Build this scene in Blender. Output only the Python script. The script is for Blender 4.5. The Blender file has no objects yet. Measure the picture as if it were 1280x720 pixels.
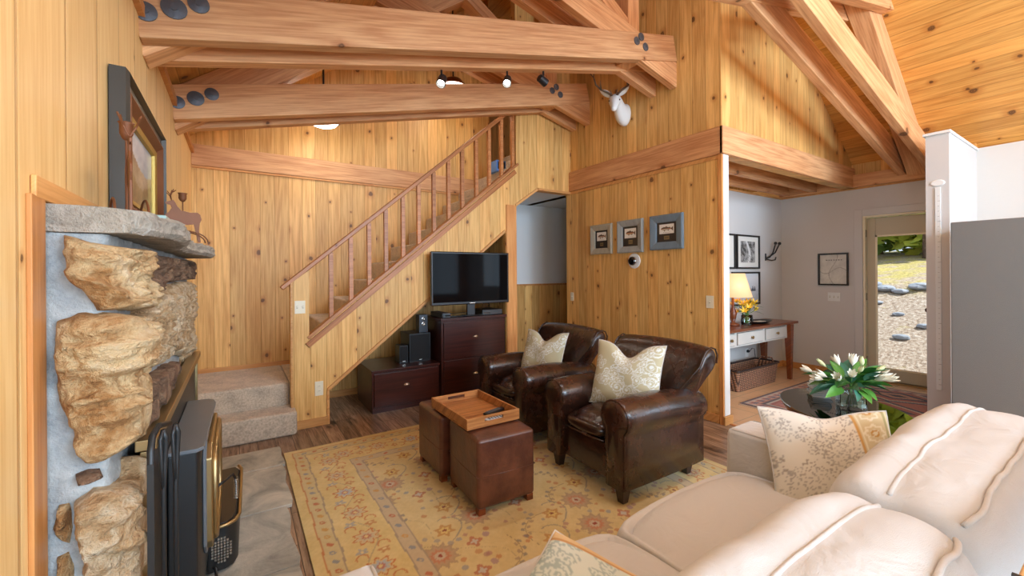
import bpy, bmesh, math, random
import numpy as np
from mathutils import Vector, Matrix, noise
random.seed(7)
S = bpy.context.scene
COL = S.collection
PI = math.pi

# ---------------------------------------------------------------- camera
YAW, ROLL = .5786, -.0074
F_ = Vector((math.sin(YAW), math.cos(YAW), 0)); R0 = Vector((math.cos(YAW), -math.sin(YAW), 0)); U0 = Vector((0, 0, 1))
R_ = R0*math.cos(ROLL) + U0*math.sin(ROLL); U_ = U0*math.cos(ROLL) - R0*math.sin(ROLL)
cd = bpy.data.cameras.new('camera'); cam = bpy.data.objects.new('camera', cd); COL.objects.link(cam)
cd.sensor_width = 36; cd.lens = 36*524.13/1280; cd.shift_y = -(360-341.5)/1280; cd.clip_start = .02; cd.clip_end = 200
cam.matrix_world = Matrix(((R_.x, U_.x, -F_.x, 0), (R_.y, U_.y, -F_.y, 0), (R_.z, U_.z, -F_.z, 1.38), (0, 0, 0, 1)))
S.camera = cam

# ---------------------------------------------------------------- light and exposure
S.view_settings.view_transform = 'Standard'; S.view_settings.look = 'None'
S.view_settings.exposure = -0.12; S.view_settings.gamma = 1; S.view_settings.use_curve_mapping = False
S.cycles.max_bounces = 8; S.cycles.diffuse_bounces = 4; S.cycles.glossy_bounces = 4; S.cycles.transmission_bounces = 8
S.cycles.sample_clamp_indirect = 6; S.cycles.use_denoising = True; S.cycles.caustics_reflective = False; S.cycles.caustics_refractive = False
W = bpy.data.worlds.new('world'); S.world = W; W.use_nodes = True
wn = W.node_tree; wn.nodes['Background'].inputs[0].default_value = (.72, .84, 1, 1); wn.nodes['Background'].inputs[1].default_value = 1.2

def light(name, kind, loc, energy, color=(1, 1, 1), size=None, size_y=None, look=None, **kw):
    l = bpy.data.lights.new(name, kind); l.energy = energy; l.color = color
    if kind == 'AREA':
        l.size = size
        if size_y: l.shape = 'RECTANGLE'; l.size_y = size_y
    for k, v in kw.items(): setattr(l, k, v)
    o = bpy.data.objects.new(name, l); COL.objects.link(o); o.location = loc
    if look is not None:
        d = Vector(look) - Vector(loc); o.rotation_euler = d.to_track_quat('-Z', 'Y').to_euler()
    return o
light('sun', 'SUN', (0, 0, 9), 7.0, (1, .95, .86), look=(-2.5, 5.5, 0), angle=.01)
SOUTH = -5.0
DAY = (.60, .80, 1)
for i, (wx, ww, e) in enumerate(((.75, 1.7, 160), (3.2, 1.8, 180), (5.55, 1.5, 50))):
    light('daylight_south', 'AREA', (wx, SOUTH+.06, 1.55), e, DAY, ww, 1.7, (wx, 0, 1.5))
light('gable_fill_light', 'AREA', (3.1, SOUTH+.06, 3.5), 340, (.62, .81, 1), 3.0, 1.1, (3.1, 2, 3.2))  # broad fill from behind, added for even light; gable window invented
light('daylight_west', 'AREA', (-.34, -1.0, 1.5), 60, (.56, .78, 1), 1.5, 1.3, (3, 1.3, .7))
light('daylight_east', 'AREA', (6.56, -2.6, 1.6), 45, DAY, 1.2, 1.2, (3, -.8, 1.5))
light('entry_fill_light', 'AREA', (4.6, -1.6, 2.7), 22, (.80, .91, 1), .8, .8, (5.4, 2.2, 1.0))  # unseen fill lamp added to brighten the entry
light('overhead_fill_light', 'AREA', (1.9, .9, 4.3), 70, (.80, .90, 1), 1.4, 1.0, (1.9, 3.2, .3))  # unseen fill lamp added overhead; the roof has no skylight
light('daylight_hall', 'AREA', (4.6, 6.2, 2.2), 22, (.95, .97, 1), .8, .8, (4.1, 5, .8))

# ---------------------------------------------------------------- node helpers
def mat(name):
    m = bpy.data.materials.new(name); m.use_nodes = True
    return m, m.node_tree, m.node_tree.nodes['Principled BSDF']
class G:
    """small node-graph builder"""
    def __init__(s, nt): s.nt = nt
    def n(s, t, **kw):
        x = s.nt.nodes.new(t)
        for k, v in kw.items(): setattr(x, k, v)
        return x
    def put(s, sock, v):
        if isinstance(v, bpy.types.NodeSocket): s.nt.links.new(v, sock)
        elif v is not None:
            if hasattr(sock.default_value, '__len__') and not hasattr(v, '__len__'): v = (v,)*len(sock.default_value)
            if hasattr(v, '__len__') and len(sock.default_value) == 4 and len(v) == 3: v = (*v, 1)
            sock.default_value = v
    def math(s, op, a, b=None, c=None, clamp=False):
        x = s.n('ShaderNodeMath', operation=op, use_clamp=clamp)
        for i, v in enumerate((a, b, c)):
            if v is not None: s.put(x.inputs[i], v)
        return x.outputs[0]
    def mix(s, f, a, b, blend='MIX'):
        x = s.n('ShaderNodeMix', data_type='RGBA', blend_type=blend)
        s.put(x.inputs[0], f); s.put(x.inputs[6], a); s.put(x.inputs[7], b)
        return x.outputs[2]
    def noise(s, vec, scale, detail=3, rough=.5, dist=0):
        x = s.n('ShaderNodeTexNoise'); s.put(x.inputs['Vector'], vec)
        x.inputs['Scale'].default_value = scale; x.inputs['Detail'].default_value = detail
        x.inputs['Roughness'].default_value = rough; x.inputs['Distortion'].default_value = dist
        return x.outputs[0]
    def vor(s, vec, scale, feature='F1', rnd=1):
        x = s.n('ShaderNodeTexVoronoi', feature=feature, voronoi_dimensions='2D'); s.put(x.inputs['Vector'], vec)
        x.inputs['Scale'].default_value = scale; x.inputs['Randomness'].default_value = rnd
        return x
    def comb(s, x=0, y=0, z=0):
        c = s.n('ShaderNodeCombineXYZ'); s.put(c.inputs[0], x); s.put(c.inputs[1], y); s.put(c.inputs[2], z); return c.outputs[0]
    def coord(s): return s.n('ShaderNodeTexCoord').outputs['Object']
    def sep(s, v):
        x = s.n('ShaderNodeSeparateXYZ'); s.put(x.inputs[0], v); return x.outputs
    def smooth(s, v, a, b):
        x = s.n('ShaderNodeMapRange', interpolation_type='SMOOTHSTEP'); s.put(x.inputs[0], v)
        x.inputs[1].default_value = a; x.inputs[2].default_value = b; return x.outputs[0]
    def ramp(s, f, stops):
        x = s.n('ShaderNodeValToRGB'); s.put(x.inputs[0], f); e = x.color_ramp.elements
        while len(e) < len(stops): e.new(.5)
        for k, (p, c) in zip(e, stops): k.position = p; k.color = (*c, 1)
        return x.outputs[0]
    def bump(s, h, strength, dist=.01, bsdf=None):
        x = s.n('ShaderNodeBump'); x.inputs['Strength'].default_value = strength; x.inputs['Distance'].default_value = dist
        s.put(x.inputs['Height'], h)
        if bsdf: s.nt.links.new(x.outputs[0], bsdf.inputs['Normal'])
        return x.outputs[0]
def srgb(r, g, b):
    f = lambda c: c/255/12.92 if c/255 <= .04045 else ((c/255+.055)/1.055)**2.4
    return (f(r), f(g), f(b))

def plain(name, c, rough=.5, metal=0, bump=0, bscale=60, spec=None, coat=0, vary=0, sheen=0):
    m, nt, b = mat(name); g = G(nt)
    b.inputs['Roughness'].default_value = rough; b.inputs['Metallic'].default_value = metal
    if spec is not None: b.inputs['Specular IOR Level'].default_value = spec
    if coat: b.inputs['Coat Weight'].default_value = coat; b.inputs['Coat Roughness'].default_value = .12
    if sheen: b.inputs['Sheen Weight'].default_value = sheen
    n = g.noise(g.coord(), bscale if bump else 8, 4)
    if vary: g.put(b.inputs['Base Color'], g.mix(n, [x*(1-vary) for x in c], [min(1, x*(1+vary)) for x in c]))
    else: b.inputs['Base Color'].default_value = (*c, 1)
    if bump: g.bump(n, bump, .004, b)
    return m

def wood(name, lo, hi, along='z', across='xy', board=.14, knots=1.0, kcol=(.11, .045, .018), rough=.45, groove=True,
         tone=.16, knot_scale=4.2, grain=1.0, coat=0, red=0.0):
    m, nt, b = mat(name); g = G(nt)
    c = g.sep(g.coord()); ax = dict(x=c[0], y=c[1], z=c[2], xy=g.math('ADD', c[0], c[1]), yz=g.math('ADD', c[1], c[2]))
    u, v = ax[across], ax[along]
    ub = g.math('DIVIDE', u, board); bid = g.math('FLOOR', ub); fu = g.math('SUBTRACT', ub, bid)
    wnz = g.n('ShaderNodeTexWhiteNoise', noise_dimensions='1D'); g.put(wnz.inputs['W'], bid if groove else 0.0)
    rnd = wnz.outputs[0]; r2 = g.sep(wnz.outputs[1])[1]
    off = g.math('MULTIPLY', rnd, 53.0)
    if not groove:
        oi = g.n('ShaderNodeObjectInfo').outputs['Random']; off = g.math('MULTIPLY', oi, 53.0); rnd = oi; r2 = g.math('FRACT', g.math('MULTIPLY', oi, 7.3))
    va = g.math('ADD', v, off)
    fine = g.noise(g.comb(g.math('MULTIPLY', u, 26.0), va, off), 3.0, 5, .6)
    slow = g.noise(g.comb(g.math('MULTIPLY', u, 4.0), g.math('MULTIPLY', va, .3), off), 1.5, 1, .4, .1)
    rings = g.math('MULTIPLY_ADD', g.math('SINE', g.math('MULTIPLY', slow, 46.0)), .5, .5)
    gr = g.math('ADD', g.math('MULTIPLY', fine, .85), g.math('MULTIPLY', rings, .13*grain))
    base = g.mix(g.smooth(gr, .2, .75), lo, hi)
    # tone of each board
    tv = g.math('MULTIPLY_ADD', rnd, 2*tone, 1-tone)
    base = g.mix(1.0, base, g.comb(tv, tv, tv), 'MULTIPLY')
    base = g.mix(g.math('MULTIPLY', r2, .3+red), base, g.mix(1.0, base, (1.0, .84, .7), 'MULTIPLY'))
    patch = g.noise(g.comb(g.math('MULTIPLY', u, 3.0), va, off), .9, 2)
    base = g.mix(g.math('MULTIPLY', g.smooth(patch, .45, .75), .25), base, g.mix(1.0, base, (.86, .68, .5), 'MULTIPLY'))
    h = g.math('MULTIPLY', fine, .15)
    if knots:
        w = g.noise(g.comb(u, va, 0), 20, 2)
        vec = g.comb(g.math('MULTIPLY_ADD', w, .02, u), g.math('MULTIPLY_ADD', w, .02, g.math('MULTIPLY', va, .8)), off)
        vo = g.vor(vec, knot_scale)
        keep = g.math('GREATER_THAN', g.sep(vo.outputs['Color'])[0], 1-.5*knots)
        size = g.math('MULTIPLY_ADD', g.math('POWER', g.sep(vo.outputs['Color'])[1], 2.0), .085, .03)
        d = g.math('DIVIDE', vo.outputs['Distance'], size)
        kn = g.math('MULTIPLY', g.math('SUBTRACT', 1.0, g.smooth(d, .6, 1.15)), keep)
        halo = g.math('MULTIPLY', g.math('MULTIPLY', g.math('SUBTRACT', 1.0, g.smooth(d, .9, 3.2)), keep), .45)
        base = g.mix(halo, base, g.mix(1.0, base, (.62, .36, .2), 'MULTIPLY'))
        kr = g.math('MULTIPLY_ADD', g.math('SINE', g.math('MULTIPLY', d, 14.0)), .12, .82)
        base = g.mix(g.math('MULTIPLY', kn, kr), base, kcol)
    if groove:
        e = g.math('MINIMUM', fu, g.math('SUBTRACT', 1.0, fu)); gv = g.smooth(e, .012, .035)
        base = g.mix(g.math('MULTIPLY', g.math('SUBTRACT', 1.0, gv), .45), base, g.mix(1.0, base, (.45, .33, .25), 'MULTIPLY'))  # groove shade painted into the colour along each board edge
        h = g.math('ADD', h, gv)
    g.put(b.inputs['Base Color'], base)
    b.inputs['Roughness'].default_value = rough; b.inputs['Specular IOR Level'].default_value = .35
    if coat: b.inputs['Coat Weight'].default_value = coat; b.inputs['Coat Roughness'].default_value = .2
    g.bump(h, .35, .006, b)
    return m

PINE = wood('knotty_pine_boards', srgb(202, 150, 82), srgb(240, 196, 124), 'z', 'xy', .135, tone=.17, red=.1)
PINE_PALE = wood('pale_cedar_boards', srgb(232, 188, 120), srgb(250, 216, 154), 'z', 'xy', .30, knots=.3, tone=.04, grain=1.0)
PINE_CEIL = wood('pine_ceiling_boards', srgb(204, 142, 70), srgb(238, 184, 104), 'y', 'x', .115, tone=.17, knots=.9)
PINE_H = wood('pine_trim', srgb(196, 134, 74), srgb(226, 172, 108), 'x', 'yz', .4, knots=.3, groove=False)
BEAM = wood('timber_beam', srgb(192, 132, 86), srgb(234, 184, 134), 'x', 'yz', .5, knots=.6, groove=False, knot_scale=2.6, tone=.1, red=.2, rough=.6)
TRIM = wood('cedar_trim', srgb(190, 124, 66), srgb(218, 158, 96), 'z', 'xy', .5, knots=.2, groove=False)
RAIL = wood('rail_wood', srgb(160, 98, 54), srgb(200, 136, 84), 'x', 'yz', .5, knots=.1, groove=False, rough=.35)
WHITE = plain('white_paint', srgb(226, 228, 228), .5)
GREYW = plain('grey_wall_paint', srgb(205, 202, 200), .75, bump=.08, bscale=90)
GREYW2 = plain('stippled_wall_paint', srgb(214, 212, 208), .7, bump=.5, bscale=14)
BLACK = plain('black_plastic', (.012, .012, .014), .35)
GLOSSB = plain('gloss_black', (.006, .006, .008), .08, coat=.5)
IRON = plain('black_iron', (.03, .032, .034), .42, .4, bump=.1, bscale=120)
STEEL = plain('grey_steel_plate', srgb(116, 122, 128), .45, .2, vary=.1)
BRASS = plain('brass', srgb(176, 152, 108), .35, .9, vary=.12)
COPPER = plain('rusty_copper', srgb(122, 74, 44), .55, .25, vary=.3)
CHROME = plain('brushed_nickel', srgb(200, 198, 192), .25, .95)
DARKMET = plain('dark_washer_iron', srgb(92, 96, 102), .45, .4, bump=.4, bscale=80)
IVORY = plain('ivory_plastic', srgb(232, 222, 196), .4)
MAHOG = wood('dark_mahogany', srgb(44, 18, 14), srgb(72, 32, 24), 'x', 'yz', .5, knots=0, groove=False, rough=.3, tone=.08, coat=.2)
TEAK = wood('brown_table_wood', srgb(92, 44, 22), srgb(138, 74, 38), 'x', 'yz', .5, knots=0, groove=False, rough=.3, tone=.08, coat=.3)
RATTAN = wood('tray_wood', srgb(132, 78, 38), srgb(186, 126, 72), 'x', 'y', .012, knots=0, rough=.4, tone=.2)

def leather(name, c1, c2, rough=.32):
    m, nt, b = mat(name); g = G(nt); co = g.coord()
    n = g.noise(co, 7, 4, .6); n2 = g.noise(co, 160, 2); w = g.noise(co, 16, 3, .55, 1.5)
    g.put(b.inputs['Base Color'], g.mix(g.smooth(n, .35, .7), c1, c2))
    g.put(b.inputs['Roughness'], g.math('MULTIPLY_ADD', n, .15, rough-.07))
    b.inputs['Coat Weight'].default_value = .25; b.inputs['Coat Roughness'].default_value = .25
    h = g.math('ADD', g.math('MULTIPLY', n2, .10), w)
    g.bump(h, .22, .01, b)
    return m
LEATHER = leather('dark_brown_leather', (.022, .009, .006), (.058, .021, .012), .26)
LEATHER2 = leather('russet_brown_leather', (.07, .02, .011), (.14, .045, .022), .38)

def fabric(name, c, v=.06, scale=900, strength=.25, wr=.0):
    m, nt, b = mat(name); g = G(nt); co = g.coord()
    n = g.noise(co, scale, 2); n2 = g.noise(co, 9, 3)
    g.put(b.inputs['Base Color'], g.mix(g.math('MULTIPLY_ADD', n, .6, g.math('MULTIPLY', n2, .4)), [x*(1-v) for x in c], [min(1, x*(1+v)) for x in c]))
    b.inputs['Roughness'].default_value = .95; b.inputs['Specular IOR Level'].default_value = .15; b.inputs['Sheen Weight'].default_value = .25
    h = g.math('MULTIPLY', n, .12)
    if wr: h = g.math('ADD', h, g.math('MULTIPLY', g.noise(co, 6, 3, .5, 1.2), wr))
    g.bump(h, strength, .02 if wr else .004, b)
    return m
SOFA = fabric('cream_sofa_cloth', srgb(202, 198, 194), .05, 500, .55, 1.5)
CARPET = fabric('beige_loop_carpet', srgb(190, 174, 154), .9, 70, 1.0)

def attr_mat(name, rough=.9, bump=.3, bscale=500, coat=0, sheen=.1):
    m, nt, b = mat(name); g = G(nt)
    a = g.n('ShaderNodeAttribute', attribute_name='Col'); n = g.noise(g.coord(), bscale, 2)
    g.put(b.inputs['Base Color'], g.mix(g.math('MULTIPLY', n, .22), a.outputs['Color'], g.mix(1.0, a.outputs['Color'], (.6, .6, .6), 'MULTIPLY')))
    b.inputs['Roughness'].default_value = rough; b.inputs['Coat Weight'].default_value = coat; b.inputs['Sheen Weight'].default_value = sheen
    if bump: g.bump(n, bump, .004, b)
    return m
WOVEN = attr_mat('woven_pattern'); PRINT = attr_mat('printed_paper', .35, 0, 50, .3, 0); PCLOTH = attr_mat('printed_cloth', .9, .25, 700)

def glass_mat(name, tint=(1, 1, 1), rough=0, ior=1.45):
    m, nt, b = mat(name)
    b.inputs['Base Color'].default_value = (*tint, 1); b.inputs['Transmission Weight'].default_value = 1
    b.inputs['Roughness'].default_value = rough; b.inputs['IOR'].default_value = ior
    return m

def thin_glass(name, tint, ior=1.45, lo=0.0):
    m, nt, b = mat(name); g = G(nt); tr = g.n('ShaderNodeBsdfTransparent'); tr.inputs[0].default_value = (*tint, 1)
    gl = g.n('ShaderNodeBsdfGlossy'); gl.inputs['Roughness'].default_value = .02; fr = g.n('ShaderNodeFresnel'); fr.inputs[0].default_value = ior
    mx = g.n('ShaderNodeMixShader'); g.put(mx.inputs[0], g.math('ADD', fr.outputs[0], lo)); nt.links.new(tr.outputs[0], mx.inputs[1]); nt.links.new(gl.outputs[0], mx.inputs[2])
    nt.links.new(mx.outputs[0], nt.nodes['Material Output'].inputs[0]); return m
GLASS = thin_glass('clear_glass', (.90, .97, .96), 1.45, .04); PANE = thin_glass('window_glass', (.98, .99, .98), 1.2); TABLEGLASS = thin_glass('green_table_glass', (.80, .93, .86), 1.6, .22)
def emit(name, c, s):
    m, nt, b = mat(name); b.inputs['Base Color'].default_value = (*c, 1)
    b.inputs['Emission Color'].default_value = (*c, 1); b.inputs['Emission Strength'].default_value = s
    return m

# ---------------------------------------------------------------- mesh helpers
LOCAL = set()       # things whose parts are built around their own origin
def attach(o, parent):
    if parent is not None:
        o.parent = parent
        if parent.name in LOCAL: LOCAL.add(o.name); return
        o.matrix_parent_inverse = (parent.matrix_parent_inverse @ Matrix.LocRotScale(parent.location, parent.rotation_euler, parent.scale)).inverted() if parent.parent is None \
            else PM(parent).inverted()
def PM(o):
    m = Matrix.LocRotScale(o.location, o.rotation_euler, o.scale)
    return m if o.parent is None else PM(o.parent) @ o.matrix_parent_inverse @ m
def mesh_obj(name, me, m, parent=None, smooth=False, mods=()):
    me.materials.append(m)
    if smooth: me.polygons.foreach_set('use_smooth', [True]*len(me.polygons))
    o = bpy.data.objects.new(name, me); COL.objects.link(o); attach(o, parent)
    return o
def thing(name, label, cat, loc=(0, 0, 0), rotz=0, group=None, local=False):
    o = bpy.data.objects.new(name, None); COL.objects.link(o); o.empty_display_size = .1
    if local: LOCAL.add(o.name)
    o.location = loc; o.rotation_euler = (0, 0, rotz); o['label'] = label; o['category'] = cat
    if group: o['group'] = group
    return o
def tag(o, label, cat, group=None, kind=None):
    o['label'] = label; o['category'] = cat
    if group: o['group'] = group
    if kind: o['kind'] = kind
    return o
class M:
    def __init__(s): s.b = bmesh.new()
    def verts_tf(s, vs, mtx):
        if mtx is not None: bmesh.ops.transform(s.b, matrix=mtx, verts=vs)
        return s
    def box(s, x0, x1, y0, y1, z0, z1, mtx=None):
        r = bmesh.ops.create_cube(s.b, size=1)
        for v in r['verts']:
            v.co = Vector((x0+(v.co.x+.5)*(x1-x0), y0+(v.co.y+.5)*(y1-y0), z0+(v.co.z+.5)*(z1-z0)))
        return s.verts_tf(r['verts'], mtx)
    def prism(s, pts, axis, d0, d1, mtx=None):
        """outline (a,b) extruded along axis; axis x: (y,z); y: (x,z); z: (x,y)"""
        def P(a, b, d): return {'x': (d, a, b), 'y': (a, d, b), 'z': (a, b, d)}[axis]
        va = [s.b.verts.new(P(a, b, d0)) for a, b in pts]; vb = [s.b.verts.new(P(a, b, d1)) for a, b in pts]
        s.b.faces.new(va); s.b.faces.new(vb[::-1]); n = len(pts)
        for i in range(n): s.b.faces.new((va[i], vb[i], vb[(i+1) % n], va[(i+1) % n]))
        return s.verts_tf(va+vb, mtx)
    def rings(s, rs, cap=True, closed=False, mtx=None):
        R = [[s.b.verts.new(p) for p in r] for r in rs]; n = len(R[0])
        L = len(R)
        for i in range(L if closed else L-1):
            a, b = R[i], R[(i+1) % L]
            for j in range(n): s.b.faces.new((a[j], a[(j+1) % n], b[(j+1) % n], b[j]))
        if cap and not closed: s.b.faces.new(R[0][::-1]); s.b.faces.new(R[-1])
        return s.verts_tf([v for r in R for v in r], mtx)
    def tube(s, pts, r, seg=8, closed=False, mtx=None):
        pts = [Vector(p) for p in pts]; rs = r if hasattr(r, '__len__') else [r]*len(pts); out = []; N = len(pts); up = None
        for i, p in enumerate(pts):
            a = pts[(i-1) % N] if (closed or i > 0) else p; c = pts[(i+1) % N] if (closed or i < N-1) else p
            t = (c-a).normalized()
            if up is None: up = Vector((0, 0, 1)) if abs(t.z) < .9 else Vector((1, 0, 0))
            sd = t.cross(up).normalized(); up = sd.cross(t).normalized()
            out.append([p + (sd*math.cos(2*PI*k/seg) + up*math.sin(2*PI*k/seg))*rs[i] for k in range(seg)])
        return s.rings(out, True, closed, mtx)
    def lathe(s, prof, c=(0, 0, 0), seg=24, mtx=None):
        rs = [[(c[0]+r*math.cos(2*PI*k/seg), c[1]+r*math.sin(2*PI*k/seg), c[2]+z) for k in range(seg)] for r, z in prof]
        return s.rings(rs, True, False, mtx)
    def grid(s, P, closed_u=False):
        """P[i][j] points"""
        V = [[s.b.verts.new(p) for p in row] for row in P]
        for i in range(len(V)-1):
            for j in range(len(V[0])-(0 if closed_u else 1)):
                k = (j+1) % len(V[0]); s.b.faces.new((V[i][j], V[i][k], V[i+1][k], V[i+1][j]))
        return s
    def puff(s, c, h, n=10, puff=(.0, .0, .0), rnd=0, mtx=None):
        """box of half sizes h with bulging faces"""
        D = {}; N = n+1
        def gv(i, j, k):
            if (i, j, k) not in D: D[i, j, k] = s.b.verts.new((-1+2*i/N, -1+2*j/N, -1+2*k/N))
            return D[i, j, k]
        for a_ in range(N):
            for b_ in range(N):
                for k in (0, N):
                    for f in (lambda p, q: (k, p, q), lambda p, q: (p, k, q), lambda p, q: (p, q, k)):
                        s.b.faces.new([gv(*f(p, q)) for p, q in ((a_, b_), (a_+1, b_), (a_+1, b_+1), (a_, b_+1))])
        vs = set(D.values())
        for v in vs:
            x, y, z = v.co; q = []
            w = [(1-y*y)*(1-z*z), (1-x*x)*(1-z*z), (1-x*x)*(1-y*y)]
            for i, a in enumerate((x, y, z)): q.append(a*h[i] + a*puff[i]*w[i]**.6)
            if rnd:  # pull corners in
                k = rnd
                q[0] -= k*x*(y*y*z*z+.5*(y**8+z**8))*abs(x)**6; q[1] -= k*y*(x*x*z*z+.5*(x**8+z**8))*abs(y)**6; q[2] -= k*z*(x*x*y*y+.5*(x**8+y**8))*abs(z)**6
            v.co = Vector(q) + Vector(c)
        return s.verts_tf(list(vs), mtx)
    def build(s, name, m, parent=None, bevel=0, smooth=False, sub=0, seg=2, ang=None):
        bmesh.ops.recalc_face_normals(s.b, faces=s.b.faces)
        me = bpy.data.meshes.new(name); s.b.to_mesh(me); s.b.free()
        o = mesh_obj(name, me, m, parent, smooth)
        if bevel:
            d = o.modifiers.new('b', 'BEVEL'); d.width = bevel; d.segments = seg; d.limit_method = 'ANGLE'; d.angle_limit = .6
            me.polygons.foreach_set('use_smooth', [True]*len(me.polygons)); d.harden_normals = True
        if sub:
            d = o.modifiers.new('s', 'SUBSURF'); d.levels = sub; d.render_levels = sub
            me.polygons.foreach_set('use_smooth', [True]*len(me.polygons))
        return o
def box(name, x0, x1, y0, y1, z0, z1, m, parent=None, bevel=0): return M().box(x0, x1, y0, y1, z0, z1).build(name, m, parent, bevel)
def struct(o): o['kind'] = 'structure'; return o
def beam(name, p0, p1, w, h, m=None, parent=None, bevel=.006, up=(0, 0, 1), zoff=0):
    """timber from p0 to p1 (centre of bottom edge), w wide, h high; local x runs along it"""
    p0, p1 = Vector(p0), Vector(p1); L = (p1-p0).length; x = (p1-p0).normalized(); y = Vector(up).cross(x).normalized(); z = x.cross(y)
    mm = M().box(0, L, -w/2, w/2, zoff, zoff+h); o = mm.build(name, m or BEAM, None, bevel)
    o.parent = None
    mt = Matrix(((x.x, y.x, z.x, p0.x), (x.y, y.y, z.y, p0.y), (x.z, y.z, z.z, p0.z), (0, 0, 0, 1)))
    attach(o, parent); o.matrix_basis = mt
    return o
def paint(o, fn):
    """colour attribute from world/local vertex coordinates; fn(N x 3 array) -> N x 3 linear colours"""
    me = o.data; n = len(me.vertices); co = np.empty(n*3); me.vertices.foreach_get('co', co); co = co.reshape(-1, 3)
    c = np.ones((n, 4)); c[:, :3] = fn(co); a = me.color_attributes.new('Col', 'FLOAT_COLOR', 'POINT'); a.data.foreach_set('color', c.ravel())
    return o
def sheet(name, x0, x1, y0, y1, z, step, m, parent=None, thick=0):
    nx = max(2, round((x1-x0)/step)+1); ny = max(2, round((y1-y0)/step)+1)
    X, Y = np.meshgrid(np.linspace(x0, x1, nx), np.linspace(y0, y1, ny)); V = np.stack([X.ravel(), Y.ravel(), np.full(X.size, z)], 1)
    i = np.arange((nx-1)*(ny-1)); a = (i//(nx-1))*nx + i % (nx-1); Fc = np.stack([a, a+1, a+nx+1, a+nx], 1)
    me = bpy.data.meshes.new(name); me.from_pydata(V.tolist(), [], Fc.tolist())
    if thick:   # turned-down rim
        me.update()
    return mesh_obj(name, me, m, parent)
def C(*a): return np.array(srgb(*a))
def hsh(i, k=0): return np.modf(np.abs(np.sin(np.asarray(i)*12.9898+k*78.233+1.3))*43758.5453)[0]
# ================================================================ the setting
XL, XR, XD, YS, YC, YB, YH = -.38, 3.66, 6.64, 4.18, 2.13, 5.2, 2.97
ZB0, ZB1 = 2.44, 2.69
def roof_z(x): return (2.765 + .75*(x-XL)) if x < 3.13 else (7.74 - .75*x)
RIDGE = roof_z(3.13)
# floors
def floor_mat():
    m, nt, b = mat('walnut_floor_planks'); g = G(nt); c = g.sep(g.coord())
    u, v = c[0], c[1]; W_ = .125
    ub = g.math('DIVIDE', u, W_); bid = g.math('FLOOR', ub); fu = g.math('SUBTRACT', ub, bid)
    w1 = g.n('ShaderNodeTexWhiteNoise', noise_dimensions='1D'); g.put(w1.inputs['W'], bid)
    vb = g.math('ADD', g.math('DIVIDE', v, .9), g.math('MULTIPLY', w1.outputs[0], 9.0)); vid = g.math('FLOOR', vb); fv = g.math('SUBTRACT', vb, vid)
    w2 = g.n('ShaderNodeTexWhiteNoise', noise_dimensions='2D'); g.put(w2.inputs['Vector'], g.comb(bid, vid)); r = w2.outputs[0]
    n = g.noise(g.comb(g.math('MULTIPLY', u, 14.0), g.math('ADD', v, g.math('MULTIPLY', r, 40.0)), r), 3.5, 5, .65, .6)
    n2 = g.noise(g.comb(g.math('MULTIPLY', u, 3.0), v, r), 3.0, 3)
    base = g.ramp(n, [(.28, srgb(78, 56, 44)), (.48, srgb(148, 120, 98)), (.7, srgb(190, 164, 140))])
    tv = g.math('MULTIPLY_ADD', r, .5, .72); base = g.mix(1.0, base, g.comb(tv, tv, tv), 'MULTIPLY')
    base = g.mix(g.smooth(n2, .6, .75), base, srgb(56, 36, 26))
    e = g.math('MINIMUM', g.math('MULTIPLY', g.math('MINIMUM', fu, g.math('SUBTRACT', 1.0, fu)), W_), g.math('MULTIPLY', g.math('MINIMUM', fv, g.math('SUBTRACT', 1.0, fv)), .9))
    gv = g.smooth(e, .0005, .003); base = g.mix(gv, srgb(40, 26, 20), base)
    g.put(b.inputs['Base Color'], base); b.inputs['Roughness'].default_value = .38; g.bump(g.math('ADD', gv, g.math('MULTIPLY', n, .2)), .3, .003, b)
    return m
def tile_mat():
    m, nt, b = mat('tan_floor_tile'); g = G(nt); c = g.sep(g.coord()); s = .42
    fx = g.math('FRACT', g.math('DIVIDE', c[0], s)); fy = g.math('FRACT', g.math('DIVIDE', c[1], s))
    e = g.math('MINIMUM', g.math('MINIMUM', fx, g.math('SUBTRACT', 1.0, fx)), g.math('MINIMUM', fy, g.math('SUBTRACT', 1.0, fy)))
    gv = g.smooth(e, .006, .014); n = g.noise(g.coord(), 5, 5, .6)
    g.put(b.inputs['Base Color'], g.mix(gv, srgb(176, 150, 120), g.mix(n, srgb(206, 156, 112), srgb(226, 190, 150))))
    b.inputs['Roughness'].default_value = .4; g.bump(gv, .3, .003, b); return m
FLOORM = floor_mat()
struct(box('floor', -.5, 3.72, SOUTH-.1, 7.3, -.12, 0, FLOORM))
struct(box('floor', 3.72, 6.75, SOUTH-.1, YC+.9, -.12, 0, tile_mat()))
struct(box('floor', 3.72, 6.75, YC+.9, 7.3, -.12, 0, FLOORM))
struct(box('trim_1', 3.70, 3.725, SOUTH, YC-.001, 0, .006, RAIL))
# left wall, with a cedar cap where it meets the roof
wl = M(); wl.box(XL-.12, XL, -.25, YB, 0, 2.60); wl.box(XL-.12, XL, SOUTH-.1, -1.75, 0, 2.60); wl.box(XL-.12, XL, -1.75, -.25, 0, .85); wl.box(XL-.12, XL, -1.75, -.25, 2.15, 2.60)
struct(wl.build('wall_left', PINE_PALE))
struct(box('trim_2', XL-.02, XL+.025, SOUTH, YB, 2.585, 2.635, TRIM))
struct(box('wall_left', XL-.12, XL-.02, SOUTH-.1, 7.3, 2.60, roof_z(XL)+.02, PINE))
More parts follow.
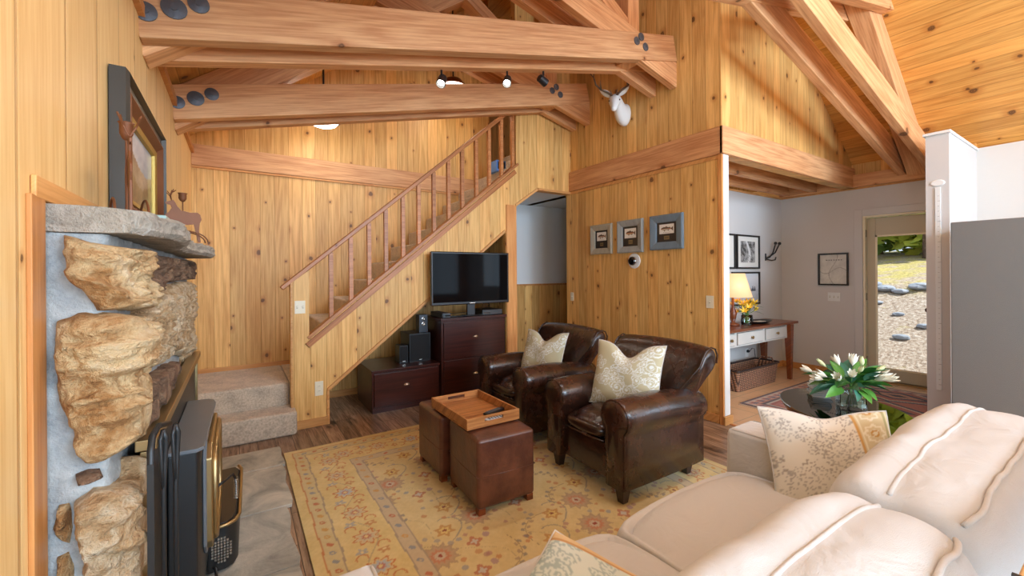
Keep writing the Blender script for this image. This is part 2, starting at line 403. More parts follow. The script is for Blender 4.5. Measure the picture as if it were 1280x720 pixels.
# back wall
struct(M().prism([(XL-.12, 0), (3.02, 0), (3.02, roof_z(3.02)), (XL-.12, roof_z(XL-.12))], 'y', YB, YB+.1).build('wall_back', PINE))
struct(beam('trim_3', (XL, YB-.02, 2.47), (3.02, YB-.02, 2.47), .045, .21))
struct(beam('trim_4', (XL, YB-.012, 2.45), (3.02, YB-.012, 2.45), .03, .02, PINE_H, bevel=.002))
struct(beam('baseboard_back', (XL, YB-.01, .40), (.55, YB-.01, .40), .02, .045, PINE_H, bevel=.002))
# stair wall (one panel with the railing opening, the niche and the doorway)
zt = lambda x: .93 + .8195*(x-.70)    # top edge of the stringer panel
out = [(.385, 0), (.70, 0), (.70, .307), (2.644, 1.867), (2.644, 0), (2.795, 0), (2.795, 2.18), (3.12, 2.405), (XR, 2.405),
       (XR, roof_z(XR)), (3.13, RIDGE), (2.80, roof_z(2.80)), (2.80, zt(2.80)), (.535, zt(.535)), (.535, 1.42), (.385, 1.30)]
struct(M().prism(out, 'y', YS, YS+.09).build('wall_stair', PINE))
def strip(name, a, b, w, d, m=RAIL, y=YS, up=0, bevel=.003):   # trim on the stair wall between two (x,z) points
    return struct(beam(name, (a[0], y-d/2, a[1]), (b[0], y-d/2, b[1]), d, w, m, bevel=bevel, zoff=up))
strip('trim_5', (.535, zt(.535)), (2.84, zt(2.84)), .03, .11, RAIL, YS+.1)      # cap on the stringer
strip('trim_6', (.535, zt(.535)-.075), (2.80, zt(2.80)-.075), .05, .018, RAIL)
strip('trim_7', (.70, .307), (2.644, 1.867), .03, .016, PINE_H)
strip('trim_8', (2.795, 2.18), (3.12, 2.405), .03, .016, PINE_H)
strip('trim_9', (3.12, 2.405), (XR, 2.405), .03, .016, PINE_H)
struct(box('trim_10', 2.65, 2.79, YS-.016, YS-.001, 0, 2.19, TRIM, bevel=.002))
struct(box('trim_11', .385, .40, YS-.012, YS-.001, 0.2, 1.30, PINE_H))
struct(box('trim_12', .68, .70, YS-.012, YS-.001, 0, .32, PINE_H))
struct(box('baseboard_stair', .40, .69, YS-.018, YS-.001, 0, .075, PINE_H, bevel=.003))
struct(box('baseboard_niche', .79, 2.64, YS+.86, YS+.88, 0, .07, PINE_H))
# niche back under the stairs
struct(M().prism([(.70, 0), (2.644, 0), (2.644, 1.90), (.70, .34)], 'y', YS+.88, YS+.95).build('wall_niche', PINE))
struct(box('wall_niche_side', 2.66, 2.78, YS+.091, YB-.001, 0, 2.15, PINE))
# right-hand wood wall and the gable over the hall opening
struct(M().box(XR, XR+.10, YC, YS+.09, 0, roof_z(XR+.1)).build('wall_right', PINE))
struct(M().box(XR, XR+.10, YS+.09, 7.2, 2.41, roof_z(XR+.1)).build('wall_loft', PINE))
struct(M().prism([(XR+.001, ZB0), (XD, ZB0), (XD, roof_z(XD)), (XR+.001, roof_z(XR))], 'y', YC+.001, YC+.10).build('wall_gable', PINE))
struct(beam('trim_13', (XR-.018, YS-.001, ZB0), (XR-.018, YC-.03, ZB0), .036, ZB1-ZB0))
struct(beam('trim_14', (XR-.036, YC-.018, ZB0), (XD, YC-.018, ZB0), .036, ZB1-ZB0))
struct(box('trim_15', XR-.012, XR-.001, YC-.01, YS-.002, ZB0-.035, ZB0-.001, PINE_H))
struct(box('trim_16', XR-.022, XR-.001, YC-.012, YC+.022, 0, ZB0, TRIM))
struct(box('trim_17', XR, XR+.085, YC-.016, YC-.001, 0, ZB0-.001, WHITE, bevel=.002))
struct(box('baseboard_right', XR-.018, XR-.001, YC+.03, YS-.002, 0, .075, PINE_H, bevel=.003))
struct(box('baseboard_corner', XR-.03, XR+.10, YC-.034, YC-.017, 0, .08, PINE_H, bevel=.003))
# little hall seen through the doorway
struct(box('wall_hall_back', 2.78, 5.2, YB+.001, YB+.09, 0, 2.41, WHITE))
struct(box('ceiling_hall', 2.66, 5.2, YS+.10, YB, 2.41, 2.44, WHITE))
struct(box('wall_hall_wainscot', 2.79, 5.2, YB-.03, YB, 0, 1.19, PINE))
struct(box('trim_18', 2.79, 5.2, YB-.045, YB, 1.19, 1.215, TRIM))
struct(box('wall_hall_end', 5.2, 5.3, YH+.1, YB+.1, 0, 2.41, WHITE))
# loft floor, far dark end
struct(box('ceiling_loft_floor', XR+.101, XD, YC+.101, YH+.1, ZB1+.002, ZB1+.05, PINE_CEIL))
struct(M().prism([(XL-.1, 0), (XD+.1, 0), (XD+.1, roof_z(XD+.1)), (3.13, RIDGE), (XL-.1, roof_z(XL-.1))], 'y', 7.2, 7.3).build('wall_far_gable', PINE))
# entry walls
struct(box('wall_entry_back', XR+.101, XD, YH, YH+.1, 0, ZB0, GREYW))
D0, D1, DH = 1.16, 2.02, 2.07     # door opening along y
wd = M(); wd.box(XD, XD+.12, D1, YH+.1, 0, ZB0); wd.box(XD, XD+.12, D0, D1, DH, ZB0); wd.box(XD, XD+.12, 1.04, D0, 0, ZB0)
struct(wd.build('wall_entry', GREYW))
struct(beam('trim_19', (XD-.02, YH, ZB0), (XD-.02, 1.04, ZB0), .09, .16))
struct(box('trim_20', XD-.012, XD, 1.04, YH, ZB0-.02, ZB0, PINE_H))
struct(M().prism([(1.04, 2.6), (7.2, 2.6), (7.2, 2.85), (1.04, 2.85)], 'x', XD+.02, XD+.1).build('wall_upper_right', PINE))
struct(box('baseboard_entry', XD-.014, XD-.001, D1+.09, YH, 0, .085, PINE_H, bevel=.003))
struct(box('baseboard_entry_back', XR+.101, XD-.015, YH-.014, YH-.001, 0, .085, PINE_H, bevel=.003))
struct(beam('trim_21', (XR+.1, YH-.012, ZB0-.022), (XD, YH-.012, ZB0-.022), .02, .022, PINE_H, bevel=.002))
# kitchen side wall with a window opening
wk = M(); wk.box(XD, XD+.12, SOUTH, -3.2, 0, 2.68); wk.box(XD, XD+.12, -2.0, 1.04, 0, 2.68); wk.box(XD, XD+.12, -3.2, -2.0, 0, 1.0); wk.box(XD, XD+.12, -3.2, -2.0, 2.2, 2.68)
struct(wk.build('wall_kitchen', GREYW2))
# south wall behind the camera with window openings
ops = [(-.1, 1.6), (2.3, 4.1), (4.8, 6.3)]
ws = M(); xs = XL-.1
for a, b in ops:
    ws.box(xs, a, SOUTH-.1, SOUTH, 0, 2.7); ws.box(a, b, SOUTH-.1, SOUTH, 0, .65); ws.box(a, b, SOUTH-.1, SOUTH, 2.45, 2.7); xs = b
ws.box(xs, XD+.1, SOUTH-.1, SOUTH, 0, 2.7)
ws.prism([(XL-.1, 2.7), (1.5, 2.7), (1.5, roof_z(1.5)), (XL-.1, roof_z(XL-.1))], 'y', SOUTH-.1, SOUTH)
ws.prism([(4.8, 2.7), (XD+.1, 2.7), (XD+.1, roof_z(XD+.1)), (4.8, roof_z(4.8))], 'y', SOUTH-.1, SOUTH)
ws.prism([(1.5, 4.2), (4.8, 4.14), (3.13, RIDGE)], 'y', SOUTH-.1, SOUTH)
struct(ws.build('wall_south', PINE))
f = M()
for y0, y1, z0, z1 in ((-1.75, -.25, .85, .91), (-1.75, -.25, 2.09, 2.15), (-1.75, -1.69, .91, 2.09), (-.31, -.25, .91, 2.09), (-1.03, -.97, .91, 2.09)): f.box(XL-.09, XL-.04, y0, y1, z0, z1)
w = struct(f.build('window_4', BLACK)); struct(box('window_pane', XL-.07, XL-.065, -1.69, -.31, .91, 2.09, PANE, w))
n = 1
for a, b in ops:
    f = M()
    for x0, x1, z0, z1 in ((a, b, .65, .72), (a, b, 2.38, 2.45), (a, a+.07, .72, 2.38), (b-.07, b, .72, 2.38), ((a+b)/2-.03, (a+b)/2+.03, .72, 2.38)):
        f.box(x0, x1, SOUTH-.08, SOUTH-.03, z0, z1)
    w = struct(f.build('window_%d' % n, BLACK)); struct(box('window_pane', a+.07, b-.07, SOUTH-.06, SOUTH-.055, .72, 2.38, PANE, w)); n += 1
# stub wall beside the refrigerator
struct(M().box(5.53, XD, 1.035, 1.195, 0, 2.66).build('wall_stub', GREYW))
struct(box('trim_22', 5.50, XD, 1.02, 1.21, 2.655, 2.68, WHITE, bevel=.004))
# roof planes
def roof(name, xa, xb):
    za, zb = roof_z(xa), roof_z(xb)
    return struct(M().prism([(xa, za), (xb, zb), (xb, zb+.2), (xa, za+.2)], 'y', SOUTH-.4, 7.4).build(name, PINE_CEIL))
roof('ceiling_left', XL-.5, 3.13); roof('ceiling_right', 3.13001, XD+.6)

# ---------------------------------------------------------------- roof trusses
SL = .242
def ch1(x): return 2.49 + SL*(x-XL)
def ch2(x): return ch1(6.26-x)
def disc(t, x, z, y, r=.045, big=False):
    pl = M().lathe([(r*.3, -.016), (r*.3, -.012), (r*.45, -.011), (r, -.006), (r, .0)], (0, 0, 0), 20, Matrix.Translation((x, y, z)) @ Matrix.Rotation(-PI/2, 4, 'X'))
    # lathe axis now along y, head toward the room
    o = pl.build('bolt_washer', DARKMET, t)
    return o
def truss(Y, label, xmax1, xmin2, xmax2, webs=True):
    t = thing('scissor_truss', label, 'roof truss', (XL, Y, 2.49), 0, 'timber scissor trusses under the roof')
    w, h = .085, .245
    for k, dy in enumerate((0, .25)):
        yy = Y + dy + w/2
        beam('chord', (XL+.002, yy, ch1(XL)), (xmax1, yy, ch1(xmax1)), w, h, parent=t)
        beam('cross_chord', (xmin2, yy+.004, ch2(xmin2)), (xmax2, yy+.004, ch2(xmax2)), w-.012, h, parent=t)
    yc = Y + w + .0825; d = .26
    zr = lambda x: roof_z(x) - d/math.cos(math.atan(.75))
    beam('rafter', (XL+.004, yc, zr(XL)), (3.10, yc, zr(3.10)), .155, d, parent=t)
    if xmax2 > 4 or xmax2 > XR-.1:
        xe = min(xmax2, XD-.02)
        beam('rafter', (xe, yc, zr(xe)), (3.16, yc, zr(3.16)), .155, d, parent=t)
    beam('king_post', (3.13, yc, ch1(3.13)+.02), (3.13, yc, zr(3.13)+.1), .155, .15, parent=t, up=(1, 0, 0), zoff=-.075)
    if webs:
        for sx in (-1, 1):
            a, b = 3.13+sx*.10, 3.13+sx*1.15
            if sx == 1 and xmax2 < 4: continue
            beam('web', (a, yc, ch1(3.13)+.28), (b, yc, roof_z(b)-.28), .14, .13, parent=t)
    for x, z, r in ((3.06, ch1(3.06)+.17, .03), (3.12, ch1(3.12)+.21, .03), (3.18, ch1(3.18)+.12, .03)): disc(t, x, z, Y-.001, .037)
    for x, dz, r in ((-.355, .12, .045), (-.25, .145, .052), (-.155, .175, .045)): disc(t, x, ch1(x)+dz, Y-.001, r)
    return t
truss(1.33, 'timber scissor truss nearest the room, rafter pair running down to the white stub wall', 5.22, 1.0, 6.60)
truss(2.575, 'thick foreground timber scissor truss ending on the knotty wood wall', XR-.002, 1.0, XR-.002)
truss(3.805, 'timber scissor truss behind the foreground one, ending beside the white deer head', XR-.002, 1.0, XR-.002)
# ceiling joists over the entry
for y in (2.53, 2.87):
    o = beam('ceiling_joist', (XR+.102, y, ZB0+.012), (XD-.001, y, ZB0+.012), .07, .235)
    tag(o, 'timber joist over the entry just behind the header beam' if y < 2.7 else 'timber joist over the entry against its grey back wall', 'joist', 'joists over the entry')

# ---------------------------------------------------------------- stairs and railing
st = thing('staircase', 'carpeted staircase with two lower steps turning to climb right behind the wood wall', 'staircase', (.1, 4.1, 0))
def step(name, x0, x1, y0, y1, z0, z1, front):
    m = M().box(x0, x1, y0, y1, z0, z1)
    return m.build(name, CARPET, st, bevel=.022)
step('step', XL+.002, .42, 4.05, 4.34, 0, .205, 'y')
step('step', XL+.002, .384, 4.30, YB-.002, 0, .405, 'y')
box('landing', .386, .66, YS+.095, YB-.002, .1, .405, CARPET, st)
for k in range(1, 13):
    x0 = .42 + .235*k - .0; z1 = zt(x0)+.045
    if x0 > 3.3: break
    lo = max(0, z1-.42)
    M().box(x0-.012, x0+.262, YS+.095, YB-.002, max(z1-.30, .0), z1).build('step', CARPET, st, bevel=.02)
rl = thing('stair_railing', 'wooden stair railing with square balusters on the sloping panel', 'railing', (.385, YS+.04, .8))
slope = .8545
rz = lambda x: 1.315 + slope*(x-.373)
beam('handrail', (.33, YS+.04, rz(.33)-.035), (2.79, YS+.04, rz(2.79)-.035), .075, .04, RAIL, rl, .008)
for x in (.728, .907, 1.078, 1.244, 1.42, 1.589, 1.759, 1.932, 2.099, 2.277, 2.447, 2.616, 2.775):
    M().box(x-.019, x+.019, YS+.02, YS+.06, zt(x)+.01, rz(x)-.03).build('baluster', RAIL, rl, .002)
# ================================================================ fireplace
fp = thing('stone_fireplace', 'rough tan stone fireplace with grey mortar on the pale left wall', 'fireplace', (XL, 2.4, 0))
FX, FY0, FY1, FZ = -.272, 1.415, 3.36, 1.484      # mortar body: front plane, near and far end, top
def nz(p, s=1, k=0): return noise.noise(Vector((p[0]*s+k*9.1, p[1]*s-k*3.3, p[2]*s+k)))
def masonry_mat(name, cols, sc=7, bump=.8, dist=.02):
    m, nt, b = mat(name); g = G(nt); co = g.coord()
    n = g.noise(co, sc, 6, .62, .8); n2 = g.noise(co, sc*5, 5, .7)
    f = g.math('ADD', g.math('MULTIPLY', n, .7), g.math('MULTIPLY', n2, .3))
    g.put(b.inputs['Base Color'], g.ramp(f, cols)); b.inputs['Roughness'].default_value = .9
    g.bump(g.math('ADD', n2, n), bump, dist, b); return m
MORTAR = masonry_mat('grey_mortar', [(.3, srgb(136, 142, 146)), (.55, srgb(176, 180, 180)), (.75, srgb(196, 198, 196))], 11, .7, .012)
ROCK = [masonry_mat('tan_fieldstone', [(.28, srgb(96, 62, 34)), (.42, srgb(178, 130, 78)), (.55, srgb(222, 190, 142)), (.75, srgb(238, 218, 186))], 8, 1, .03),
        masonry_mat('brown_fieldstone', [(.3, srgb(72, 50, 38)), (.5, srgb(140, 108, 84)), (.7, srgb(190, 160, 128))], 10, 1, .03),
        masonry_mat('cream_fieldstone', [(.3, srgb(130, 98, 66)), (.45, srgb(196, 160, 116)), (.6, srgb(230, 210, 178)), (.8, srgb(240, 228, 206))], 9, 1, .03)]
# mortar surface: runs along the side face (s<0) then the front (s>0)
SD = FX-XL
def surf(s, z, d=0):
    r = .03
    if s < -r: return Vector((FX+s, FY0-d, z))
    if s > r: return Vector((FX+d, FY0+s, z))
    a = (s+r)/(2*r)*PI/2
    return Vector((FX-r+(r+d)*math.sin(a), FY0+r-(r+d)*math.cos(a), z))
m = M(); P = []
ns = 150
for j in range(101):
    z = FZ*j/100; row = []
    for i in range(ns+1):
        s = -SD+(SD+FY1-FY0)*i/ns; p = surf(s, z); edge = min(1, (s+SD)/.03, (FY1-FY0-s)/.05)
        d = (.5*nz(p, 9)+.35*nz(p, 26, 2))*.02*max(0, edge)
        row.append(surf(s, z, d) if i not in (0, ns) else (Vector((XL+.001, FY0, z)) if i == 0 else Vector((XL+.001, FY1, z))))
    P.append(row)
m.grid(P); m.build('mortar', MORTAR, fp, smooth=True)
box('hearth_back', XL+.001, FX-.04, FY0+.01, FY1-.01, 0, FZ-.01, MORTAR, fp)
# camera-independent outlines of the stones in (s, z)
STN = [
 (0, .060, [(-.075,1.456),(-.055,1.452),(-.01,1.45),(.04,1.44),(.10,1.44),(.11,1.40),(.13,1.33),(.12,1.30),(.03,1.29),(-.0,1.31),(-.03,1.33),(-.06,1.35),(-.072,1.39)]),
 (1, .045, [(.11,1.445),(.24,1.44),(.28,1.40),(.25,1.34),(.17,1.325),(.14,1.34),(.12,1.40)]),
]
def px_to_sz(u, v):
    a = (u-640)/524.13; b = (341.5-v)/524.13
    d = F_ + R_*a + U_*b
    t = FY0/d.y
    if d.x*t < FX: return (d.x*t-FX, 1.38+d.z*t)
    t = FX/d.x
    return (min(d.y*t-FY0, FY1-FY0-.01), 1.38+d.z*t)
def OUT(pts): return [px_to_sz(*p) for p in pts]
STN = [
 (0, .055, OUT([(81,294),(97,298),(113,303),(137,309),(157,312),(160,345),(170,373),(163,388),(124,388),(110,370),(105,362),(90,353),(85,339),(81,314)])),
 (1, .045, OUT([(159,313),(185,320),(191,340),(184,362),(170,370),(162,345)])),
 (0, .065, OUT([(74,402),(97,392),(128,391),(147,394),(149,418),(158,449),(160,480),(161,510),(157,537),(147,557),(128,576),(109,578),(97,568),(93,545),(86,522),(74,502),(70,463),(69,420)])),
 (2, .045, OUT([(172,378),(186,364),(198,362),(203,400),(200,448),(190,455),(178,462),(164,450),(155,420),(153,396),(165,392)])),
 (2, .040, OUT([(206,356),(222,352),(238,352),(239,392),(239,425),(228,446),(214,444),(205,430),(206,395)])),
 (1, .035, OUT([(190,319),(236,327),(238,349),(203,352),(190,360),(192,340)])),
 (1, .050, OUT([(164,482),(185,467),(202,455),(212,452),(204,475),(190,498),(184,522),(174,560),(162,545),(164,510)])),
 (1, .030, OUT([(94,592),(110,586),(128,585),(131,594),(115,603),(97,608)])),
 (2, .055, OUT([(97,625),(117,609),(146,598),(150,572),(171,574),(177,615),(175,673),(163,745),(117,750),(105,693),(98,656)])),
 (0, .040, OUT([(74,630),(87,628),(91,658),(87,681),(70,673),(66,660)])),
 (0, .040, OUT([(71,695),(86,689),(92,706),(92,750),(72,755)])),
 (2, .050, [(.30,.50),(.62,.46),(.66,.1),(.30,.08)]),
 (0, .045, [(-.07,.40),(.12,.42),(.14,.12),(-.06,.10)]),
 (2, .045, [(1.50,1.06),(1.80,1.06),(1.84,.70),(1.52,.62)]),
]
def inside_d(p, poly):
    x, z = p; ins = False; dm = 9; n = len(poly)
    for i in range(n):
        x1, z1 = poly[i]; x2, z2 = poly[(i+1) % n]
        if (z1 > z) != (z2 > z) and x < (x2-x1)*(z-z1)/(z2-z1)+x1: ins = not ins
        ex, ez = x2-x1, z2-z1; t = max(0, min(1, ((x-x1)*ex+(z-z1)*ez)/(ex*ex+ez*ez+1e-12)))
        dm = min(dm, math.hypot(x-x1-ex*t, z-z1-ez*t))
    return dm if ins else -dm
for q, (mi, T, poly) in enumerate(STN):
    # star-shaped remap: rings shrinking toward the centroid
    n = len(poly); cx = sum(p[0] for p in poly)/n; cz = sum(p[1] for p in poly)/n
    dense = []
    for i in range(n):
        a, b = poly[i], poly[(i+1) % n]; L = math.hypot(a[0]-b[0], a[1]-b[1]); k = max(2, int(L/.007))
        for j in range(k):
            t = j/k; dense.append((a[0]+(b[0]-a[0])*t, a[1]+(b[1]-a[1])*t))
    rr = []; K = 44
    size = min(.5, max(p[0] for p in poly)-min(p[0] for p in poly))
    for k in range(K+1):
        f = 1-(k/K)**1.15; row = []
        for (a, b) in dense:
            wob = 1 + .05*noise.noise(Vector((a*30, b*30, q)))*f
            s_, z_ = cx+(a-cx)*f*wob, cz+(b-cz)*f*wob
            e = min(1, (1-f)*size*.5/.035); e = math.sqrt(max(0, 1-(1-e)**2))
            pp = (s_, z_, q*.7); rg = 1-abs(nz((s_+.3*nz(pp, 6), z_, q), 9, q))*2; d = -.012 + (T+.012)*e*(.8+.6*nz(pp, 8, q)+.35*rg*rg) + e*(.020*abs(nz(pp, 24, q))+.014*nz(pp, 46, q)+.007*nz(pp, 95, q))
            pt = surf(max(-SD+.006, s_), z_, d)
            if pt.y > FY0 and z_ < 1.12: pt.x = min(pt.x, (-.236+.006*e if z_ < .93 else -.212-.03*(1-e)) if pt.y > 1.54 else -.216)
            row.append(pt)
        rr.append(row)
    m = M(); m.grid([r for r in rr], closed_u=True)
    m.b.faces.new([v for v in m.b.verts[:]][:len(dense)]) if False else None
    m.build('stone', ROCK[mi], fp, smooth=True)
# mantel slab
MANT = masonry_mat('mantel_stone', [(.3, srgb(140, 132, 120)), (.5, srgb(198, 190, 176)), (.75, srgb(226, 220, 210))], 14, 1.0, .025)
mt = M(); rs = []
oy = [(1.40), (3.30)]
N = 46
for i in range(N+1):
    t = i/N; y = 1.405+1.87*t
    xf = -.175+.03*math.sin(t*9)+.018*noise.noise(Vector((t*24, 1, 0))) - .05*max(0, 1-t*14) + .03*t
    row = []
    for k, (fx, z) in enumerate(((0, 1.485), (.35, 1.486), (.7, 1.486), (.93, 1.487), (1.0, 1.500), (.985, 1.518), (1.0, 1.532), (.95, 1.546), (.7, 1.55), (.35, 1.55), (0, 1.55))):
        x = XL+.002+(xf-XL)*fx; r = .006*noise.noise(Vector((y*14, k*1.7, 3))) if 0 < fx else 0
        row.append((x+(r*1.6 if fx > .9 else 0), y+(r if i in (0, N) else 0), z+(r if fx > .5 and 2 < k < 10 else (r*.5 if k >= 8 else 0))))
    rs.append(row)
mantel = mt.rings(rs).build('mantel_shelf', MANT, fp)
# trim beside the fireplace
struct(box('trim_23', XL-.0, XL+.010, 1.318, 1.395, 0, 1.56, TRIM, bevel=.002))
struct(beam('trim_24', (XL+.006, 1.34, 1.555), (XL+.006, 3.5, 1.555), .010, .05, PINE_H, bevel=.003))
# hearth slab of slate flags
def slate():
    m, nt, b = mat('grey_slate'); g = G(nt); co = g.coord()
    n = g.noise(co, 4, 7, .65, .8); n2 = g.noise(co, 30, 4, .6)
    g.put(b.inputs['Base Color'], g.ramp(n, [(.3, srgb(132, 134, 130)), (.5, srgb(176, 176, 168)), (.7, srgb(208, 204, 192))]))
    b.inputs['Roughness'].default_value = .6; g.bump(g.math('ADD', n, n2), .5, .01, b); return m
SLATE = slate()
hs = thing('hearth', 'grey slate hearth flags on the floor in front of the stove', 'hearth', (0, 2.7, 0))
for i, (y0, y1, x1) in enumerate(((1.3, 2.20, .235), (2.206, 2.80, .232), (2.806, 3.42, .262), (3.426, 3.80, .27))):
    pts = [(XL+.004, y0)] + [(x1+.012*noise.noise(Vector((y0+(y1-y0)*j/10*7, i, 0)))+.008*math.sin(j), y0+(y1-y0)*j/10) for j in range(11)] + [(XL+.004, y1)]
    M().prism(pts, 'z', .001, .022).build('slate_flag', SLATE, hs, .003)

# ---------------------------------------------------------------- wood stove insert
sv = thing('wood_stove_insert', 'black iron wood stove insert with brass-trimmed surround and door', 'stove', (-.2, 2.5, .02))
PX = -.222
m = M(); m.box(-.234, PX, 1.58, 3.18, .03, .885); m.build('surround_panel', IRON, sv, .003)
m = M(); m.box(-.245, PX+.026, 1.555, 3.20, .886, .918); m.box(-.234, PX+.012, 1.555, 1.58, .03, .885); m.box(-.234, PX+.012, 3.181, 3.20, .03, .885)
m.build('surround_trim', BRASS, sv, .003)
m = M(); m.prism([(PX+.002, 1.96), (-.134, 1.97), (-.124, 2.0), (-.118, 2.60), (-.13, 2.66), (PX+.002, 2.68)], 'z', .12, .72); m.build('firebox', IRON, sv, .006)
m = M(); m.prism([(PX+.002, 1.94), (-.13, 1.935), (-.110, 1.955), (-.098, 2.60), (-.108, 2.66), (-.13, 2.69), (PX+.002, 2.70)], 'z', .726, .74); m.build('top_plate', STEEL, sv, .003)
# door with chamfered brass frame
def chamf(y0, y1, z0, z1, c): return [(y0+c, z0), (y1-c, z0), (y1, z0+c), (y1, z1-c), (y1-c, z1), (y0+c, z1), (y0, z1-c), (y0, z0+c)]
M().prism(chamf(2.06, 2.60, .27, .70, .05), 'x', -.117, -.090).build('door', BRASS, sv, .006)
M().prism(chamf(2.12, 2.54, .335, .635, .04), 'x', -.089, -.082).build('door_glass', GLOSSB, sv, .002)
fr = M(); o8 = chamf(2.09, 2.57, .30, .67, .045); fr.tube([(-.084, a, b) for a, b in o8], .011, 8, True); fr.build('door_trim', BRASS, sv, smooth=True)
gk = M(); o8 = chamf(2.053, 2.607, .263, .707, .05); gk.tube([(-.116, a, b) for a, b in o8], .007, 6, True); gk.build('door_gasket', STEEL, sv)
hd = M(); hd.tube([(-.090, 2.22, .46), (-.055, 2.27, .465), (-.025, 2.33, .462), (-.018, 2.34, .44)], .006, 8)
hd.tube([(-.018, 2.34, .44), (-.014, 2.345, .40), (-.012, 2.35, .345)], .004, 8); ho = hd.build('door_handle', IRON, sv, smooth=True)
m = M(); m.tube([(-.014+.010*math.cos(i*.9), 2.345+.010*math.sin(i*.9), .435-.095*i/80) for i in range(81)], .0018, 5); m.build('handle_coil', CHROME, ho, smooth=True)
bl = [(-.128, 2.33), (-.05, 2.335), (-.022, 2.36), (-.008, 2.40), (.005, 2.95), (-.01, 3.0), (-.128, 3.0)]
M().prism(bl, 'z', .03, .235).build('blower_box', IRON, sv, .012)
M().prism([(-.124, 2.338), (-.052, 2.345), (-.03, 2.37), (-.018, 2.41), (-.006, 2.94), (-.02, 2.985), (-.124, 2.985)], 'z', .236, .244).build('blower_lid', BLACK, sv, .003)
m = M(); m.tube([(-.126, 2.322, .238), (-.05, 2.327, .238), (-.018, 2.352, .238), (-.002, 2.40, .238), (.011, 2.95, .238), (-.004, 3.006, .238)], .008, 8); m.build('brass_rail', BRASS, sv, smooth=True)
m = M()
for i in range(7):
    for j in range(9):
        x = -.105+.0115*i; z = .08+.013*j
        if ((i-3)/3.4)**2+((j-4)/4.4)**2 < 1: m.box(x-.004, x+.004, 2.322, 2.329, z-.005, z+.005)
m.build('vent_grille', CHROME, sv)
m = M(); m.tube([(-.10, 2.325, .06), (-.092, 2.29, .072), (-.088, 2.25, .06), (-.083, 2.2, .036), (-.06, 2.12, .03), (-.02, 2.0, .029), (.0, 1.85, .029)], .006, 8); m.build('power_cord', BLACK, sv, smooth=True)
# fireplace tool set hooked on a curved bracket
ft = thing('fireplace_tools', 'black iron fireplace tools on a stand beside the stove surround', 'fireplace tools', (-.20, 1.72, .02))
def arc(c, r, a0, a1, n=12, pl='xz'):
    return [(c[0]+r*math.cos(a0+(a1-a0)*i/n), c[1], c[2]+r*math.sin(a0+(a1-a0)*i/n)) if pl == 'xz' else (c[0]+r*math.cos(a0+(a1-a0)*i/n), c[1]+r*math.sin(a0+(a1-a0)*i/n), c[2]) for i in range(n+1)]
m = M(); m.prism([(-.208, 1.38), (-.150, 1.38), (-.150, 1.53), (-.208, 1.53)], 'z', .0225, .04); m.build('stand_base', IRON, ft, .004)
m = M(); m.tube([(-.190, 1.405, .035), (-.190, 1.405, .93), (-.190, 1.43, .962), (-.183, 1.47, .975), (-.165, 1.52, .965)], .008, 8); m.build('stand_pole', IRON, ft, smooth=True)
m = M(); m.box(-.197, -.183, 1.397, 1.412, .04, .90); m.build('stand_bar', IRON, ft)
for k, (dx, y) in enumerate(((-.150, 1.50), (-.172, 1.46))):
    m = M(); m.tube([(dx, y, .965), (dx+.005, y+.007, .94), (dx+.003, y+.004, .87), (dx, y, .80), (dx, y, .06)], [.006, .007, .006, .006, .006], 8)
    m.tube([(dx, y, .965), (dx-.005, y-.007, .94), (dx-.003, y-.004, .87), (dx, y, .80)], .005, 8)
    m.build('poker' if k else 'fire_shovel', IRON, ft, smooth=True)
# ---------------------------------------------------------------- mantel objects
pf = thing('framed_painting', 'large landscape painting in a deep dark bronze frame leaning above the mantel', 'painting', (XL+.03, 2.40, 1.552))
def frame_x(parent, x, y0, y1, z0, z1, prof, m, name='frame', mir=1):
    """picture-frame ring on a plane x=const; prof = [(inset, depth)]"""
    rs = []
    for (i, d) in prof: rs.append([(x+mir*d, y0+i, z0+i), (x+mir*d, y1-i, z0+i), (x+mir*d, y1-i, z1-i), (x+mir*d, y0+i, z1-i)])
    mm = M(); mm.rings(rs, cap=False, closed=True); return mm.build(name, m, parent)
y0, y1, z0, z1 = 2.0, 2.93, 1.556, 2.125
frame_x(pf, XL+.004, y0, y1, z0, z1, [(0, 0), (0, .045), (.012, .055), (.02, .035), (.06, .03), (.06, 0)], plain('dark_frame', srgb(64, 60, 54), .4, .3), 'outer_frame')
frame_x(pf, XL+.004, y0+.06, y1-.06, z0+.06, z1-.06, [(0, 0), (0, .045), (.015, .05), (.04, .028), (.05, .02), (.05, 0)], COPPER, 'bronze_moulding')
frame_x(pf, XL+.004, y0+.11, y1-.11, z0+.11, z1-.11, [(0, 0), (0, .028), (.02, .022), (.022, .012), (.022, 0)], plain('gilt', srgb(176, 146, 74), .45, .6, bump=.6, bscale=70), 'gilt_slip')
def yzsheet(name, x, y0, y1, z0, z1, step, m, parent, fn):
    ny = max(2, round((y1-y0)/step)+1); nz_ = max(2, round((z1-z0)/step)+1)
    Yg, Zg = np.meshgrid(np.linspace(y0, y1, ny), np.linspace(z0, z1, nz_)); V = np.stack([np.full(Yg.size, x), Yg.ravel(), Zg.ravel()], 1)
    i = np.arange((ny-1)*(nz_-1)); a = (i//(ny-1))*ny + i % (ny-1); Fc = np.stack([a, a+1, a+ny+1, a+ny], 1)
    me = bpy.data.meshes.new(name); me.from_pydata(V.tolist(), [], Fc.tolist()); o = mesh_obj(name, me, m, parent)
    paint(o, lambda c: fn((c[:, 1]-y0)/(y1-y0), (c[:, 2]-z0)/(z1-z0))); return o
